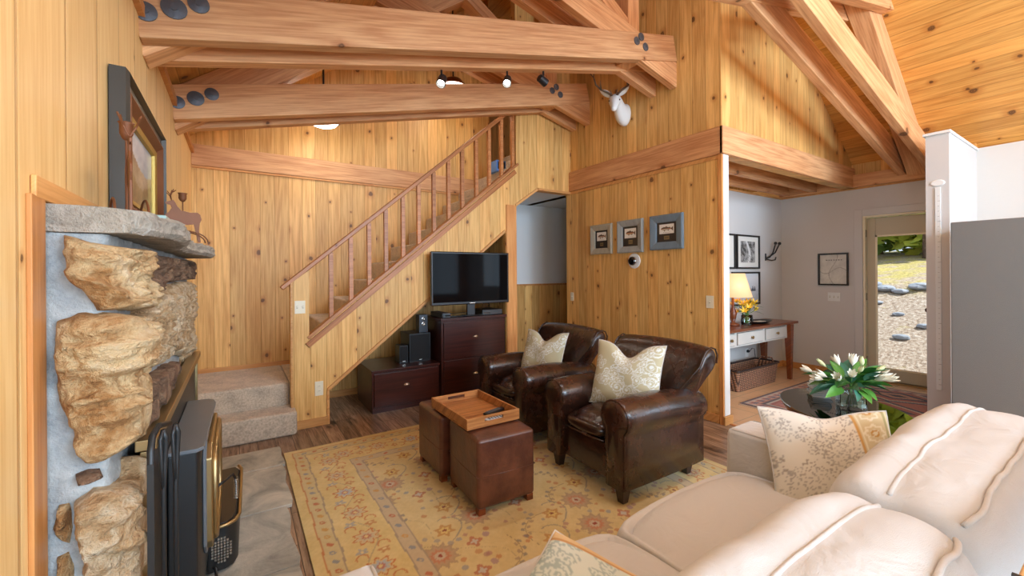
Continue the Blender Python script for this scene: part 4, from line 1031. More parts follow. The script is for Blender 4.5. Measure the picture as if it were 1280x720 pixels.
gear('disc_player', 'slim grey disc player at the left of the tall cabinet top', 'player', 1.83, 1.925, 4.17, 4.5, .903, .955, plain('player_grey', (.04, .045, .05), .4), dvd_det)
gear('cable_box', 'black cable box on the tall cabinet top right of the television stand', 'cable box', 2.335, 2.60, 4.20, 4.5, .903, .962, BLACK, dvd_det)
def spk_det(t, x0, x1, y0, z0, z1):
    box('grille', x0+.01, x1-.01, y0-.006, y0, z0+.012, z1-.01, plain('grille_cloth', (.009, .009, .01), .9) if 'grille_cloth' not in bpy.data.materials else bpy.data.materials['grille_cloth'], t)
    box('badge', (x0+x1)/2-.018, (x0+x1)/2+.018, y0-.008, y0-.006, z0+.02, z0+.026, CHROME, t)
gear('subwoofer', 'black boxy subwoofer standing on the low cabinet', 'speaker', 1.53, 1.77, 4.36, 4.66, .431, .735, plain('black_vinyl', (.014, .015, .018), .4), spk_det)
gear('bookshelf_speaker', 'small black speaker left of the subwoofer on the low cabinet', 'speaker', 1.42, 1.515, 4.36, 4.5, .431, .62, BLACK, spk_det)
def tower(t, x0, x1, y0, z0, z1):
    for z in (z1-.045, z1-.10): M().lathe([(.020, 0), (.020, .004), (.014, .006), (.004, .002)], (0, 0, 0), 16, Matrix.Translation(((x0+x1)/2, y0, z)) @ Matrix.Rotation(PI/2, 4, 'X')).build('driver', CHROME, t)
gear('satellite_speaker', 'narrow upright silver-fronted speaker on top of the subwoofer', 'speaker', 1.655, 1.755, 4.40, 4.50, .736, .93, plain('silver_dark', (.05, .055, .065), .3, .4), tower)
m = M()
for k in range(3): m.tube([(2.46+.03*k, 4.44, .965), (2.50+.02*k, 4.48, 1.00+.03*k), (2.56, 4.49, 1.06-.02*k), (2.60, 4.50, 1.0), (2.58+.02*k, 4.52, .965)], .003, 5)
tag(m.build('speaker_cables', BLACK, None, smooth=True), 'tangle of thin cables above the cable box beside the television', 'cables')

# ================================================================ switches, outlets, round gadget
def plate(name, label, cat, c, n_ax, w=.07, h=.115, toggles=1, kind='switch', m=IVORY, group=None):
    """wall plate at c; n_ax: '-x' faces -x, '-y' faces -y"""
    t = thing(name, label, cat, c, 0, group)
    if n_ax == '-y': T = frame_m(c, (1, 0, 0), (0, 0, 1))
    else: T = frame_m(c, (0, -1, 0), (0, 0, 1))
    M().box(-w/2, w/2, -h/2, h/2, .001, .006, T).build('cover_plate', m, t, .002)
    for i in range(toggles):
        x = (i-(toggles-1)/2)*.046
        if kind == 'switch':
            M().box(x-.006, x+.006, -.013, .013, .0062, .008, T).build('slot', plain('slot_shade', srgb(190, 182, 160), .5) if 'slot_shade' not in bpy.data.materials else bpy.data.materials['slot_shade'], t)
            M().box(x-.004, x+.004, -.002, .010, .0082, .016, T).build('toggle', m, t, .001)
        else:
            for z in (-.022, .022):
                o = M().box(x-.015, x+.015, z-.013, z+.013, .0062, .0085, T).build('socket', m, t, .003)
                M().box(x-.007, x-.005, z-.004, z+.005, .0086, .0089, T).box(x+.005, x+.007, z-.004, z+.005, .0086, .0089, T).build('slots', BLACK, o)
    return t
plate('light_switch', 'ivory light switch on the wood wall above the leather armchair', 'switch', (XR, 2.25, 1.10), '-x', .075, .115)
plate('light_switch', 'ivory switch on the wood wall corner beside the doorway', 'switch', (XR, 4.165, 1.068), '-x', .06, .11)
plate('light_switch', 'ivory double switch at the foot of the stair railing', 'switch', (.461, YS, 1.09), '-y', .085, .115, 2)
plate('wall_outlet', 'ivory wall outlet low on the stair wall', 'outlet', (.613, YS, .34), '-y', .07, .13, 1, 'outlet')
plate('light_switch', 'pale triple switch on the grey entry wall below the framed map', 'switch', (XD, 2.33, 1.035), '-x', .14, .115, 3, m=WHITE)
plate('wall_outlet', 'white outlet with a plugged cord above the wicker basket', 'outlet', (5.66, YH, .30), '-y', .07, .115, 1, 'outlet', WHITE)
m = M(); m.lathe([(.018, .0), (.02, .012), (.012, .03), (.004, .032)], (0, 0, 0), 12, Matrix.Translation((5.66, YH-.009, .322)) @ Matrix.Rotation(PI/2, 4, 'X')); 
m.tube([(5.66, YH-.04, .322), (5.70, YH-.05, .36), (5.76, YH-.05, .35), (5.79, YH-.045, .25), (5.82, YH-.04, .05)], .004, 6)
tag(m.build('lamp_cord', BLACK, None, smooth=True), 'black cord plugged into the outlet under the console table', 'cord')
g_ = thing('thermostat', 'round white thermostat with a black dial below the middle fish print', 'thermostat', (XR, 3.13, 1.505))
TT = Matrix.Translation((XR-.001, 3.13, 1.505)) @ Matrix.Rotation(-PI/2, 4, 'Y')
M().lathe([(.082, 0), (.084, .006), (.08, .012), (.05, .016), (.0495, .012)], (0, 0, 0), 36, TT).build('wall_plate', WHITE, g_, smooth=False)
M().lathe([(.045, .0125), (.045, .035), (.04, .042), (.004, .043)], (0, 0, 0), 30, TT @ Matrix.Translation((0, .012, 0))).build('dial', GLOSSB, g_)
M().lathe([(.046, .014), (.05, .02), (.046, .026)], (0, 0, 0), 30, TT @ Matrix.Translation((0, .012, 0))).build('ring', CHROME, g_, smooth=True)

# ================================================================ fish prints
def barn(name, c): return wood(name, [x*.8 for x in srgb(*c)], srgb(*c), 'z', 'xy', .05, knots=0, groove=False, rough=.8, tone=.1)
FR = [barn('weathered_grey_wood', (176, 172, 156)), barn('weathered_silver_wood', (160, 164, 162)), barn('weathered_blue_wood', (126, 144, 158))]
def fish(seed, dark):
    def fn(u, v):
        c = np.tile(C(34, 34, 38), (len(u), 1)); x0, x1, z0, z1 = .13, .87, .42, .90
        card = (u > x0) & (u < x1) & (v > z0) & (v < z1); c[card] = C(238, 236, 230)
        a = (u-x0)/(x1-x0); b = (v-z0)/(z1-z0); f = np.clip((a-.12)/.72, 0, 1); half = .17*np.sin(PI*f**.75)**.8+.02
        cen = .5+.02*np.sin(a*4); body = card & (a > .12) & (a < .84) & (np.abs(b-cen) < half); up = b > cen
        c[body & up] = C(96, 84, 66) if not dark else C(84, 58, 40); c[body & ~up] = C(190, 160, 120) if dark else C(190, 184, 168)
        c[body & (np.abs(b-cen) < .03)] = C(176, 96, 66); sp = (np.sin(u*160+seed)*np.sin(v*190+seed*2) > .55); c[body & up & sp] = C(40, 34, 30)
        tail = card & (a > .80) & (a < .93) & (np.abs(b-cen) < .05+(a-.80)*1.5); c[tail] = C(110, 88, 62)
        for fx, s in ((.48, 1), (.36, -1), (.62, -1), (.72, 1)): 
            fin = card & (np.abs(a-fx) < .05) & ((b-cen)*s > half*.8) & ((b-cen)*s < half+.09-np.abs(a-fx)*1.2); c[fin] = C(120, 98, 72)
        e = np.hypot((a-.19)*1.6, (b-cen-.03)) < .02; c[card & e] = C(20, 20, 20)
        for k in range(5): c[card & (np.abs(a-(.3+.1*k)) < .028) & (np.abs(b-.13) < .015)] = C(120, 116, 110)
        pl = (np.abs(u-.5) < .13) & (np.abs(v-.22) < .095); c[pl] = C(120, 104, 72); c[pl & (np.abs(u-.5) < .10) & (np.abs(v-.22) < .015)] = C(60, 50, 36)
        return c
    return fn
for k, (y0, y1, z0, z1, lab) in enumerate(((3.445, 3.795, 1.60, 1.955, 'square fish print in a pale grey barnwood frame, farthest from the opening'),
        (3.0, 3.36, 1.598, 1.962, 'middle fish print in a silvery barnwood frame, with a brown trout'),
        (2.515, 2.905, 1.61, 1.965, 'largest fish print in a bluish barnwood frame, nearest the hall opening'))):
    t = thing('fish_picture', lab, 'picture', (XR, (y0+y1)/2, z0), 0, 'fish prints on the wood wall')
    W_ = .072 if k < 2 else .078
    frame_x(t, XR-.002, y0, y1, z0, z1, [(0, 0), (0, .026), (.012, .032), (W_-.012, .022), (W_, .016), (W_, 0)], FR[k], 'frame', -1)
    o = yzsheet('print', XR-.008, y0+W_-.002, y1-W_+.002, z0+W_-.002, z1-W_+.002, .0022, PRINT, t, (lambda f: (lambda u, v: f(1-u, v)))(fish(k+1, k == 1)))

# ================================================================ white deer head
dh = thing('mounted_deer_head', 'white deer head with dark antlers mounted high on the wood wall', 'deer head', (XR, 3.25, 3.10))
FUR = plain('white_fur', srgb(232, 230, 226), .85, bump=.4, bscale=90); ANT = plain('antler_horn', srgb(104, 82, 62), .5, bump=.4, bscale=60, vary=.25)
NOSEM = plain('nose_grey', srgb(120, 104, 98), .4)
wp = Vector((XR-.003, 3.225, 3.14)); hp = Vector((3.42, 3.175, 3.255)); fw = Vector((-.52, -.40, -.72)).normalized()
secs = []
def sec(c, d, rx, rz_, n=18, flat=0):
    d = Vector(d).normalized(); sd = d.cross(Vector((0, 0, 1))).normalized(); up = sd.cross(d)
    return [Vector(c)+sd*rx*math.cos(2*PI*k/n)+up*rz_*math.sin(2*PI*k/n) for k in range(n)]
K_ = 1.2
bez = [(wp, (-1, 0, 0), .075, .125), (wp+Vector((-.035, 0, -.01)), (-1, -.05, .05), .085, .135), (wp+Vector((-.09, -.005, .0)), (-.9, -.1, .35), .078, .115), (wp+Vector((-.14, -.02, .04)), (-.7, -.2, .6), .062, .085),
       (wp+Vector((-.175, -.04, .085)), (-.75, -.35, .5), .052, .066), (hp+Vector((-.0, .005, -.005)), (-.8, -.5, .05), .052, .062), (hp+fw*.04, fw, .056, .058), (hp+fw*.085+Vector((0, 0, .0)), fw, .050, .050),
       (hp+fw*.13, fw, .037, .040), (hp+fw*.175, fw, .028, .031), (hp+fw*.21, fw, .026, .027), (hp+fw*.232, fw, .020, .020), (hp+fw*.24, fw, .008, .008)]
m = M(); m.rings([sec(c, d, a*(K_ if i > 4 else 1), b*(K_ if i > 4 else 1)) for i, (c, d, a, b) in enumerate(bez)]); m.build('head_and_neck', FUR, dh, smooth=True, sub=1)
sdv = fw.cross(Vector((0, 0, 1))).normalized(); upv = sdv.cross(fw)
for sg in (-1, 1):
    base = hp+fw*.015+sdv*sg*.045+upv*.04; tip = base+sdv*sg*.11+upv*.075-fw*.02; m = M(); rr = []
    for i in range(9):
        t = i/8; c = base.lerp(tip, t); wdt = .034*math.sin(PI*min(1, .18+t*.82))**.8+.001; ax = (tip-base).normalized(); wd = ax.cross(fw).normalized()
        rr.append([c+wd*wdt*math.cos(a)+fw*.006*math.sin(a)-fw*.010*abs(math.cos(a)) for a in [2*PI*k/10 for k in range(10)]])
    m.rings(rr); m.build('ear', FUR, dh, smooth=True)
    M().lathe([(.001, .009), (.006, .0075), (.009, .003), (.009, -.002)], (0, 0, 0), 12, Matrix.Translation(hp+fw*.085+sdv*sg*.052+upv*.026) @ (sdv*sg).to_track_quat('Z', 'Y').to_matrix().to_4x4()).build('eye', GLOSSB, dh, smooth=True)
    M().lathe([(.001, .004), (.005, .002), (.005, -.002)], (0, 0, 0), 10, Matrix.Translation(hp+fw*.232+sdv*sg*.010+upv*.008) @ fw.to_track_quat('Z', 'Y').to_matrix().to_4x4()).build('nostril', NOSEM, dh, smooth=True)
    b0 = hp+fw*.03+sdv*sg*.02+upv*.05
    L = [b0, b0+sdv*sg*.05+upv*.045, b0+sdv*sg*.115+upv*.075-fw*.02, b0+sdv*sg*.165+upv*.13-fw*.03, b0+sdv*sg*.18+upv*.21-fw*.03, b0+sdv*sg*.165+upv*.29-fw*.02]
    m = M(); m.tube(L, [.013, .011, .010, .009, .008, .003], 8)
    m.tube([L[0], L[0]+upv*.05+fw*.025+sdv*sg*.01, L[0]+upv*.085+fw*.03+sdv*sg*.02], [.008, .006, .002], 6)
    m.tube([L[2], L[2]+upv*.06+fw*.02, L[2]+upv*.11+fw*.02-sdv*sg*.005], [.008, .006, .002], 6)
    m.tube([L[4], L[4]+sdv*sg*.03+upv*.05, L[4]+sdv*sg*.04+upv*.09], [.007, .005, .002], 6)
    m.build('antler', ANT, dh, smooth=True)

# ================================================================ lamps
def spot(label, x, y, z, aim, on=True, c=BLACK):
    t = thing('track_spotlight', label, 'spotlight', (x, y, z), 0, 'spotlights under the foreground truss')
    M().tube([(x, y, z+.085), (x, y, z)], .008, 8).build('stem', c, t)
    d = Vector(aim).normalized(); q = d.to_track_quat('Z', 'Y').to_matrix().to_4x4()
    M().lathe([(.022, -.055), (.032, -.05), (.036, .03), (.032, .032), (.030, .0)], (0, 0, 0), 20, Matrix.Translation((x, y, z)) @ q).build('shade', c, t)
    M().lathe([(.0015, .006), (.026, .008), (.026, .012), (.0015, .02)], (0, 0, 0), 16, Matrix.Translation((x, y, z)) @ q).build('bulb', emit('spot_bulb', (1, .93, .8), 14) if on else GLOSSB, t)
    if on:
        o = light('spotlight_beam', 'SPOT', Vector((x, y, z))+d*.04, 22, (1, .9, .74), look=Vector((x, y, z))+d*2, spot_size=1.7, spot_blend=.6, shadow_soft_size=.03)
for x, aim, lab in ((1.265, (-.4, -.42, -.8), 'lit spotlight under the foreground truss, left one of the two glowing'), (1.84, (-.42, -.48, -.76), 'lit spotlight under the foreground truss, right one of the two glowing')):
    spot(lab, x, 2.868, ch1(x)-.092, aim)
spot('unlit black spotlight turned toward the white deer head', 2.21, 2.868, ch1(2.21)-.085, (.75, .1, -.25), False)
def dome(label, x, y, z, r, p):
    t = thing('ceiling_light', label, 'ceiling light', (x, y, z), 0)
    M().tube([(x, y, roof_z(x)-.001), (x, y, z+.10)], .010, 8).build('rod', IRON, t)
    M().lathe([(.02, .11), (r*.55, .09), (r*.97, .012), (r, .0), (r*.93, .004), (r*.5, .08)], (x, y, z), 32).build('shade', COPPER if r > .16 else IRON, t, smooth=True)
    M().lathe([(.002, -.055), (r*.4, -.05), (r*.75, -.03), (r*.92, .0), (r*.5, .01), (.002, .01)], (x, y, z), 32).build('glass_bowl', emit('lit_opal_glass', (1, .96, .9), 7), t, smooth=True)
    light('ceiling_bulb', 'POINT', (x, y, z-.10), p, (1, .9, .75), shadow_soft_size=.1)
dome('round opal ceiling light low above the staircase landing', 0.74, 4.62, 2.935, .155, 10)
dome('lit bowl light with copper cone shade high above the stairs', 2.19, 4.62, 3.63, .17, 10)

# ================================================================ entry: console, lamp, flowers, basket, pictures
ct = thing('console_table', 'console table with brown top, grey drawers and tapered dark legs', 'console table', (5.3, 2.72, 0))
CGREY = plain('washed_grey_paint', srgb(202, 200, 194), .7, vary=.06)
box('table_top', 4.30, 6.07, 2.52, 2.93, .705, .735, TEAK, ct, .004)
box('apron', 4.36, 5.90, 2.56, 2.90, .53, .7045, CGREY, ct, .003)
for x0, x1 in ((4.42, 4.62), (4.68, 5.24), (5.30, 5.80)):
    o = box('drawer', x0, x1, 2.545, 2.5595, .555, .685, CGREY, ct, .003); box('drawer_shadow_gap', x0-.006, x1+.006, 2.5585, 2.5598, .549, .691, plain('gap', srgb(110, 104, 98), .9) if 'gap' not in bpy.data.materials else bpy.data.materials['gap'], o)
    M().lathe([(.008, 0), (.006, .01), (.018, .018), (.016, .028), (.004, .031)], (0, 0, 0), 14, Matrix.Translation(((x0+x1)/2, 2.545, .62)) @ Matrix.Rotation(PI/2, 4, 'X')).build('knob', BRASS, o)
for x in (4.38, 5.905):
    for y in (2.555, 2.865):
        m = M(); m.rings([[(x-a+.03*s, y-a, z), (x+a+.03*s, y-a, z), (x+a+.03*s, y+a, z), (x-a+.03*s, y+a, z)] for a, z, s in ((.022, 0, 0), (.042, .704, -.6))]); m.build('leg', TEAK, ct, .002)
lp = thing('table_lamp', 'table lamp with glowing cream shade on the console, half hidden by the wall edge', 'lamp', (4.96, 2.76, .736))
M().lathe([(.075, 0), (.07, .02), (.02, .035), (.035, .09), (.045, .15), (.015, .22), (.01, .34)], (4.96, 2.76, .737), 24).build('base', TEAK, lp, smooth=True)
m = M(); m.lathe([(.20, .34), (.12, .62), (.118, .62), (.198, .34)], (4.98, 2.76, .737), 32); m.build('lamp_shade', emit('lit_shade', (.9, .62, .32), .55), lp, smooth=True)
light('lamp_bulb', 'POINT', (4.98, 2.76, 1.2), 5, (1, .78, .5), shadow_soft_size=.05)

def leaf_mesh(L, w, curl, fold=.25, n=7):
    m = M(); rows = []
    for i in range(n+1):
        t = i/n; wd = w*math.sin(PI*t**.8)**.9+.0006; x = L*t*(1-.12*curl*t); z = -curl*L*t*t*.55
        rows.append([(x, -wd, z+fold*wd), (x, -wd*.5, z+fold*wd*.35), (x, 0, z), (x, wd*.5, z+fold*wd*.35), (x, wd, z+fold*wd)])
    return m.grid(rows)
def aim_m(p, d, roll=0):
    d = Vector(d).normalized(); sd = Vector((0, 0, 1)).cross(d)
    if sd.length < .05: sd = Vector((0, 1, 0))
    sd.normalize(); up = d.cross(sd); R = Matrix(((d.x, sd.x, up.x, p[0]), (d.y, sd.y, up.y, p[1]), (d.z, sd.z, up.z, p[2]), (0, 0, 0, 1)))
    return R @ Matrix.Rotation(roll, 4, 'X')
LEAF = [plain('leaf_green_dark', srgb(44, 100, 44), .4, vary=.25), plain('leaf_green', srgb(84, 146, 62), .4, vary=.25), plain('leaf_blue_green', srgb(60, 120, 100), .4, vary=.25)]
PETALW = plain('white_petal', srgb(240, 238, 222), .5, vary=.05); PETALY = plain('yellow_petal', srgb(242, 206, 70), .5, vary=.12); PETALG = plain('pale_green_petal', srgb(214, 222, 170), .5, vary=.08); STEM = plain('green_stem', srgb(96, 140, 70), .5)
def place(o, parent, mt):
    attach(o, parent); 
    o.matrix_basis = mt
def dup_part(src, parent, mt, name=None):
    o = src.copy(); COL.objects.link(o); o.parent = None; place(o, parent, mt); return o
def petals(m_, L, w, n, open_, mt=Matrix()):
    for k in range(n):
        a = 2*PI*k/n; rows = []
        for i in range(6):
            t = i/5; r = L*(.16*math.sin(PI*min(1, t*1.1))+open_*t*t); z = L*t*(1-.25*open_*t); wd = w*math.sin(PI*(.12+.86*t))**.8
            row = []
            for j in (-1, -.5, 0, .5, 1): 
                b = a+j*wd/(max(r, .35*w)+.004)*.8; rr = r+.0*abs(j); row.append(mt @ Vector((rr*math.cos(b)+.0, rr*math.sin(b), z)))
            rows.append(row)
        m_.grid(rows)
    return m_
rnd = random.Random(11)
# yellow flowers in a glass on the console
yv = thing('glass_vase', 'round clear glass vase of yellow flowers on the console table', 'vase', (5.12, 2.68, .736))
M().lathe([(.055, 0), (.062, .01), (.066, .05), (.06, .12), (.057, .12), (.063, .05), (.058, .014), (.002, .012)], (5.12, 2.68, .737), 28).build('glass', GLASS, yv, smooth=True)
yb = thing('yellow_bouquet', 'bouquet of yellow lilies with green leaves in the vase on the console', 'flowers', (5.12, 2.68, .76))
src_leaf = leaf_mesh(.11, .013, .5).build('leaf', LEAF[1], yb, smooth=True); src_leaf2 = leaf_mesh(.12, .014, .8).build('leaf', LEAF[0], yb, smooth=True)
m = M(); petals(m, .07, .016, 6, .75); src_bl = m.build('blossom', PETALY, yb, smooth=True)
for k, s_ in enumerate((src_leaf, src_leaf2, src_bl)): place(s_, yb, aim_m((5.12, 2.68, .90), (math.cos(k*2), math.sin(k*2), .4)) if k < 2 else Matrix.Translation((5.12, 2.66, 1.0)))
sm = M()
for k in range(46):
    a = rnd.random()*2*PI; el = rnd.uniform(.15, 1.3); r = rnd.uniform(.08, .19); d = Vector((math.cos(a)*math.cos(el), math.sin(a)*math.cos(el)*.75, math.sin(el)*.75)); p_ = Vector((5.12, 2.68, .87))+d*r
    if k < 22: dup_part((src_leaf, src_leaf2)[k % 2], yb, aim_m(p_-d*.05, d+Vector((0, 0, -.1)), rnd.uniform(-.6, .6)))
    else:
        q = (d+Vector((0, 0, .5))).to_track_quat('Z', 'Y').to_matrix().to_4x4(); p2 = p_+d*.03; dup_part(src_bl, yb, Matrix.Translation(p2) @ q @ Matrix.Scale(rnd.uniform(.7, 1.05), 4))
        sm.tube([(5.12+.02*d.x, 2.68+.02*d.y, .76), Vector((5.12, 2.68, .86))+d*.03, p2], .0022, 5)
sm.build('stems', STEM, yb)
td = thing('serving_dish', 'dark oval dish holding a folded cream card on the console table', 'dish', (5.42, 2.68, .736))
def oval_rings(c, prof, ax=1, ay=1, n=28): return [[(c[0]+r*ax*math.cos(2*PI*k/n), c[1]+r*ay*math.sin(2*PI*k/n), c[2]+z) for k in range(n)] for r, z in prof]
M().rings(oval_rings((5.42, 2.68, .737), [(.12, 0), (.20, .03), (.205, .034), (.19, .032), (.11, .008), (.002, .008)], 1, .55)).build('dish', IRON, td, smooth=True)
box('card', 5.33, 5.49, 2.64, 2.72, .747, .762, plain('cream_card', srgb(236, 230, 214), .8), td, .002)
# wicker basket
def wicker():
    m, nt, b = mat('brown_wicker'); g = G(nt); c = g.sep(g.coord()); u = g.math('ADD', c[0], c[1])
    a = g.math('SINE', g.math('MULTIPLY', u, 80.0)); bb = g.math('SINE', g.math('ADD', g.math('MULTIPLY', c[2], 150.0), g.math('MULTIPLY', g.math('SIGN', a), 1.57)))
    h = g.math('MULTIPLY', g.math('ABSOLUTE', a), g.math('ABSOLUTE', bb)); n = g.noise(g.coord(), 40, 3)
    g.put(b.inputs['Base Color'], g.mix(g.math('MULTIPLY', h, 1.0), srgb(40, 22, 16), srgb(206, 150, 116))); b.inputs['Roughness'].default_value = .6; g.bump(h, 1.0, .01, b); return m
WICK = wicker()
bk = thing('wicker_basket', 'brown woven wicker basket with dark rim under the console table', 'basket', (5.3, 2.70, 0))
bx0, bx1, by0, by1 = 4.72, 5.66, 2.57, 2.86; m = M()
def rr_(x0, x1, y0, y1, z, r=.03, n=5):
    P = []
    for cx, cy, a0 in ((x1-r, y1-r, 0), (x0+r, y1-r, PI/2), (x0+r, y0+r, PI), (x1-r, y0+r, 1.5*PI)):
        for k in range(n+1): P.append((cx+r*math.cos(a0+PI/2*k/n), cy+r*math.sin(a0+PI/2*k/n), z))
    return P
m.rings([rr_(bx0+.04, bx1-.04, by0+.02, by1-.02, .003), rr_(bx0, bx1, by0, by1, .24), rr_(bx0+.015, bx1-.015, by0+.015, by1-.015, .24), rr_(bx0+.05, bx1-.05, by0+.035, by1-.035, .02)]); m.build('basket_body', WICK, bk)
m = M(); m.tube(rr_(bx0-.004, bx1+.004, by0-.004, by1+.004, .245), .013, 8, True); m.build('rim', plain('dark_rim', srgb(46, 30, 26), .5), bk, smooth=True)
m = M(); m.tube([(bx1-.02, by0+.06, .25), (bx1-.01, by0+.08, .285), (bx1-.01, by1-.08, .285), (bx1-.02, by1-.06, .25)], .009, 8); m.build('handle', WICK, bk, smooth=True)
# pictures of the hall
BFR = plain('black_frame_lacquer', (.012, .012, .013), .3)
def winter(u, v):
    n = fbm(u*2, v*2, 5); c = lerp(C(196, 206, 220), C(226, 230, 236), v*1.2); c = np.where((v < .42+.03*np.sin(u*9))[:, None], lerp(C(214, 218, 226), C(188, 196, 208), n), c)
    for k in range(26):
        cx = .12+.76*((k*.618) % 1); hgt = .14+.12*((k*.37) % 1)-.18*abs(cx-.45); b0 = .40; t = (v-b0)/max(hgt, .03); m = (t > 0) & (t < 1) & (np.abs(u-cx) < .022*(1-t)+.002); c[m] = C(66, 80, 96)
    return c
def falls(u, v):
    n = fbm(u*2.5, v*2.5, 8); g = np.clip(n*1.6-.4, 0, 1); c = np.repeat((g*.5+.02)[:, None], 3, 1); w = np.abs(u-.5-.12*np.sin(v*4)) < .05+.06*(1-v); c[w] = .75
    r = (v < .35) & (np.sin(u*30+v*20)*np.sin(v*34) > .1); c[r] = .35; return c
def mapart(u, v):
    n = fbm(u*1.5, v*1.5, 3); c = lerp(C(222, 220, 212), C(196, 194, 188), n); m = (np.abs(u-.5-.16*np.sin(v*5)) < .012) | (np.abs(v-.45-.1*np.sin(u*6)) < .010); c[m] = C(160, 156, 150)
    t = (v > .80) & (v < .83) & (u > .16) & (u < .80) & (np.sin(u*70) > -.3); c[t] = C(60, 60, 60); return c
def matted(fn, mu, mv, col=None):
    col = C(236, 234, 228) if col is None else col
    def f(u, v):
        c = np.tile(col, (len(u), 1)); m = (u > mu) & (u < 1-mu) & (v > mv) & (v < 1-mv); c[m] = fn((u[m]-mu)/(1-2*mu), (v[m]-mv)/(1-2*mv)); return c
    return f
def frame_y(parent, y, x0, x1, z0, z1, w=.022, d=.022, m=BFR):
    rs = []
    for (i, dd) in ((0, 0), (0, d), (w, d), (w, 0)): rs.append([(x0+i, y-dd, z0+i), (x1-i, y-dd, z0+i), (x1-i, y-dd, z1-i), (x0+i, y-dd, z1-i)])
    mm = M(); mm.rings(rs, cap=False, closed=True); return mm.build('frame', m, parent)
for lab, x0, x1, z0, z1, fn in (('black-framed monochrome waterfall photograph beside the coat hook', 5.41, 5.985, 1.415, 1.865, matted(falls, .16, .15)),
        ('black-framed picture left of the waterfall photograph, mostly hidden by the corner', 4.78, 5.375, 1.415, 1.865, matted(falls, .3, .15)),
        ('black-framed pale blue winter forest picture above the yellow flowers', 5.30, 5.985, .935, 1.375, winter)):
    t = thing('framed_picture', lab, 'picture', ((x0+x1)/2, YH, z0), 0, 'black-framed pictures on the entry back wall')
    frame_y(t, YH-.002, x0, x1, z0, z1); xzsheet('print', YH-.008, x0+.021, x1-.021, z0+.021, z1-.021, .006, PRINT, t, fn)
t = thing('framed_picture', 'black-framed pale map hanging alone on the grey wall beside the glass door', 'picture', (XD, 2.33, 1.19))
frame_x(t, XD-.002, 2.165, 2.505, 1.187, 1.615, [(0, 0), (0, .022), (.02, .022), (.02, 0)], BFR, 'frame', -1)
yzsheet('print', XD-.008, 2.184, 2.486, 1.206, 1.596, .005, PRINT, t, mapart)
ch = thing('coat_hook', 'black iron double coat hook on the entry back wall', 'coat hook', (6.2, YH, 1.6))
m = M(); m.box(6.155, 6.18, YH-.012, YH-.001, 1.53, 1.63); m.build('back_plate', IRON, ch, .003)
for s_ in (0, 1):
    m = M(); m.tube([(6.17, YH-.014, 1.56), (6.22, YH-.035, 1.575+.01*s_), (6.28+.06*s_, YH-.05, 1.64), (6.34+.11*s_, YH-.055, 1.76)], .009, 8)
    m.lathe([(.002, .022), (.018, .016), (.022, 0), (.018, -.016), (.002, -.022)], (6.345+.115*s_, YH-.055, 1.775), 14); m.build('upper_prong', IRON, ch, smooth=True)
m = M(); m.tube([(6.17, YH-.014, 1.55), (6.24, YH-.05, 1.53), (6.32, YH-.06, 1.54), (6.36, YH-.05, 1.575)], .009, 8); m.build('lower_prong', IRON, ch, smooth=True)

# ================================================================ glass door and what lies outside
TAUPE = plain('taupe_door_paint', srgb(196, 186, 160), .5); CREAM = plain('cream_jamb_paint', srgb(240, 230, 200), .5); DOORG = plain('grey_casing_paint', srgb(206, 204, 202), .6)
dr = thing('door_1', 'x', 'door'); del dr['label']; del dr['category']; dr['kind'] = 'structure'
m = M(); m.box(XD-.016, XD-.001, D1, D1+.085, 0, DH+.085); m.box(XD-.016, XD-.001, D0-.05, D0, 0, DH+.085); m.box(XD-.016, XD-.001, D0, D1, DH, DH+.085); m.build('door_casing', DOORG, dr, .003)
m = M(); m.box(XD, XD+.12, D1-.022, D1-.001, 0, DH-.001); m.box(XD, XD+.12, D0+.001, D0+.022, 0, DH-.001); m.box(XD, XD+.12, D0+.022, D1-.022, DH-.02, DH-.001); m.build('door_jamb', CREAM, dr)
dx0, dx1, a, b = XD+.06, XD+.10, D0+.024, D1-.024
m = M(); m.box(dx0, dx1, b-.085, b, .02, DH-.03); m.box(dx0, dx1, a, a+.085, .02, DH-.03); m.box(dx0, dx1, a+.085, b-.085, DH-.25, DH-.03); m.box(dx0, dx1, a+.085, b-.085, .02, .17); m.build('door_leaf', TAUPE, dr, .004)
m = M(); m.box(dx0-.006, dx0, b-.105, b-.085, .17, DH-.25); m.box(dx0-.006, dx0, a+.085, a+.105, .17, DH-.25); m.box(dx0-.006, dx0, a+.085, b-.085, DH-.27, DH-.25); m.box(dx0-.006, dx0, a+.085, b-.085, .16, .18); m.build('glazing_bead', CREAM, dr)
box('door_glass', XD+.078, XD+.084, a+.086, b-.086, .171, DH-.251, PANE, dr); box('threshold', XD, XD+.16, a, b, .0, .018, BRASS, dr)
m = M(); m.lathe([(.03, 0), (.03, .006), (.012, .01), (.012, .035), (.028, .045), (.03, .06), (.018, .07), (.002, .071)], (0, 0, 0), 20, Matrix.Translation((dx0, 1.42, .92)) @ Matrix.Rotation(-PI/2, 4, 'Y')); m.build('door_knob', plain('aged_bronze', srgb(92, 60, 40), .35, .8), dr, smooth=True)
for z in (.25, 1.05, 1.85): box('hinge', XD+.02, XD+.058, b-.004, b+.0005, z-.045, z+.045, CHROME, dr)
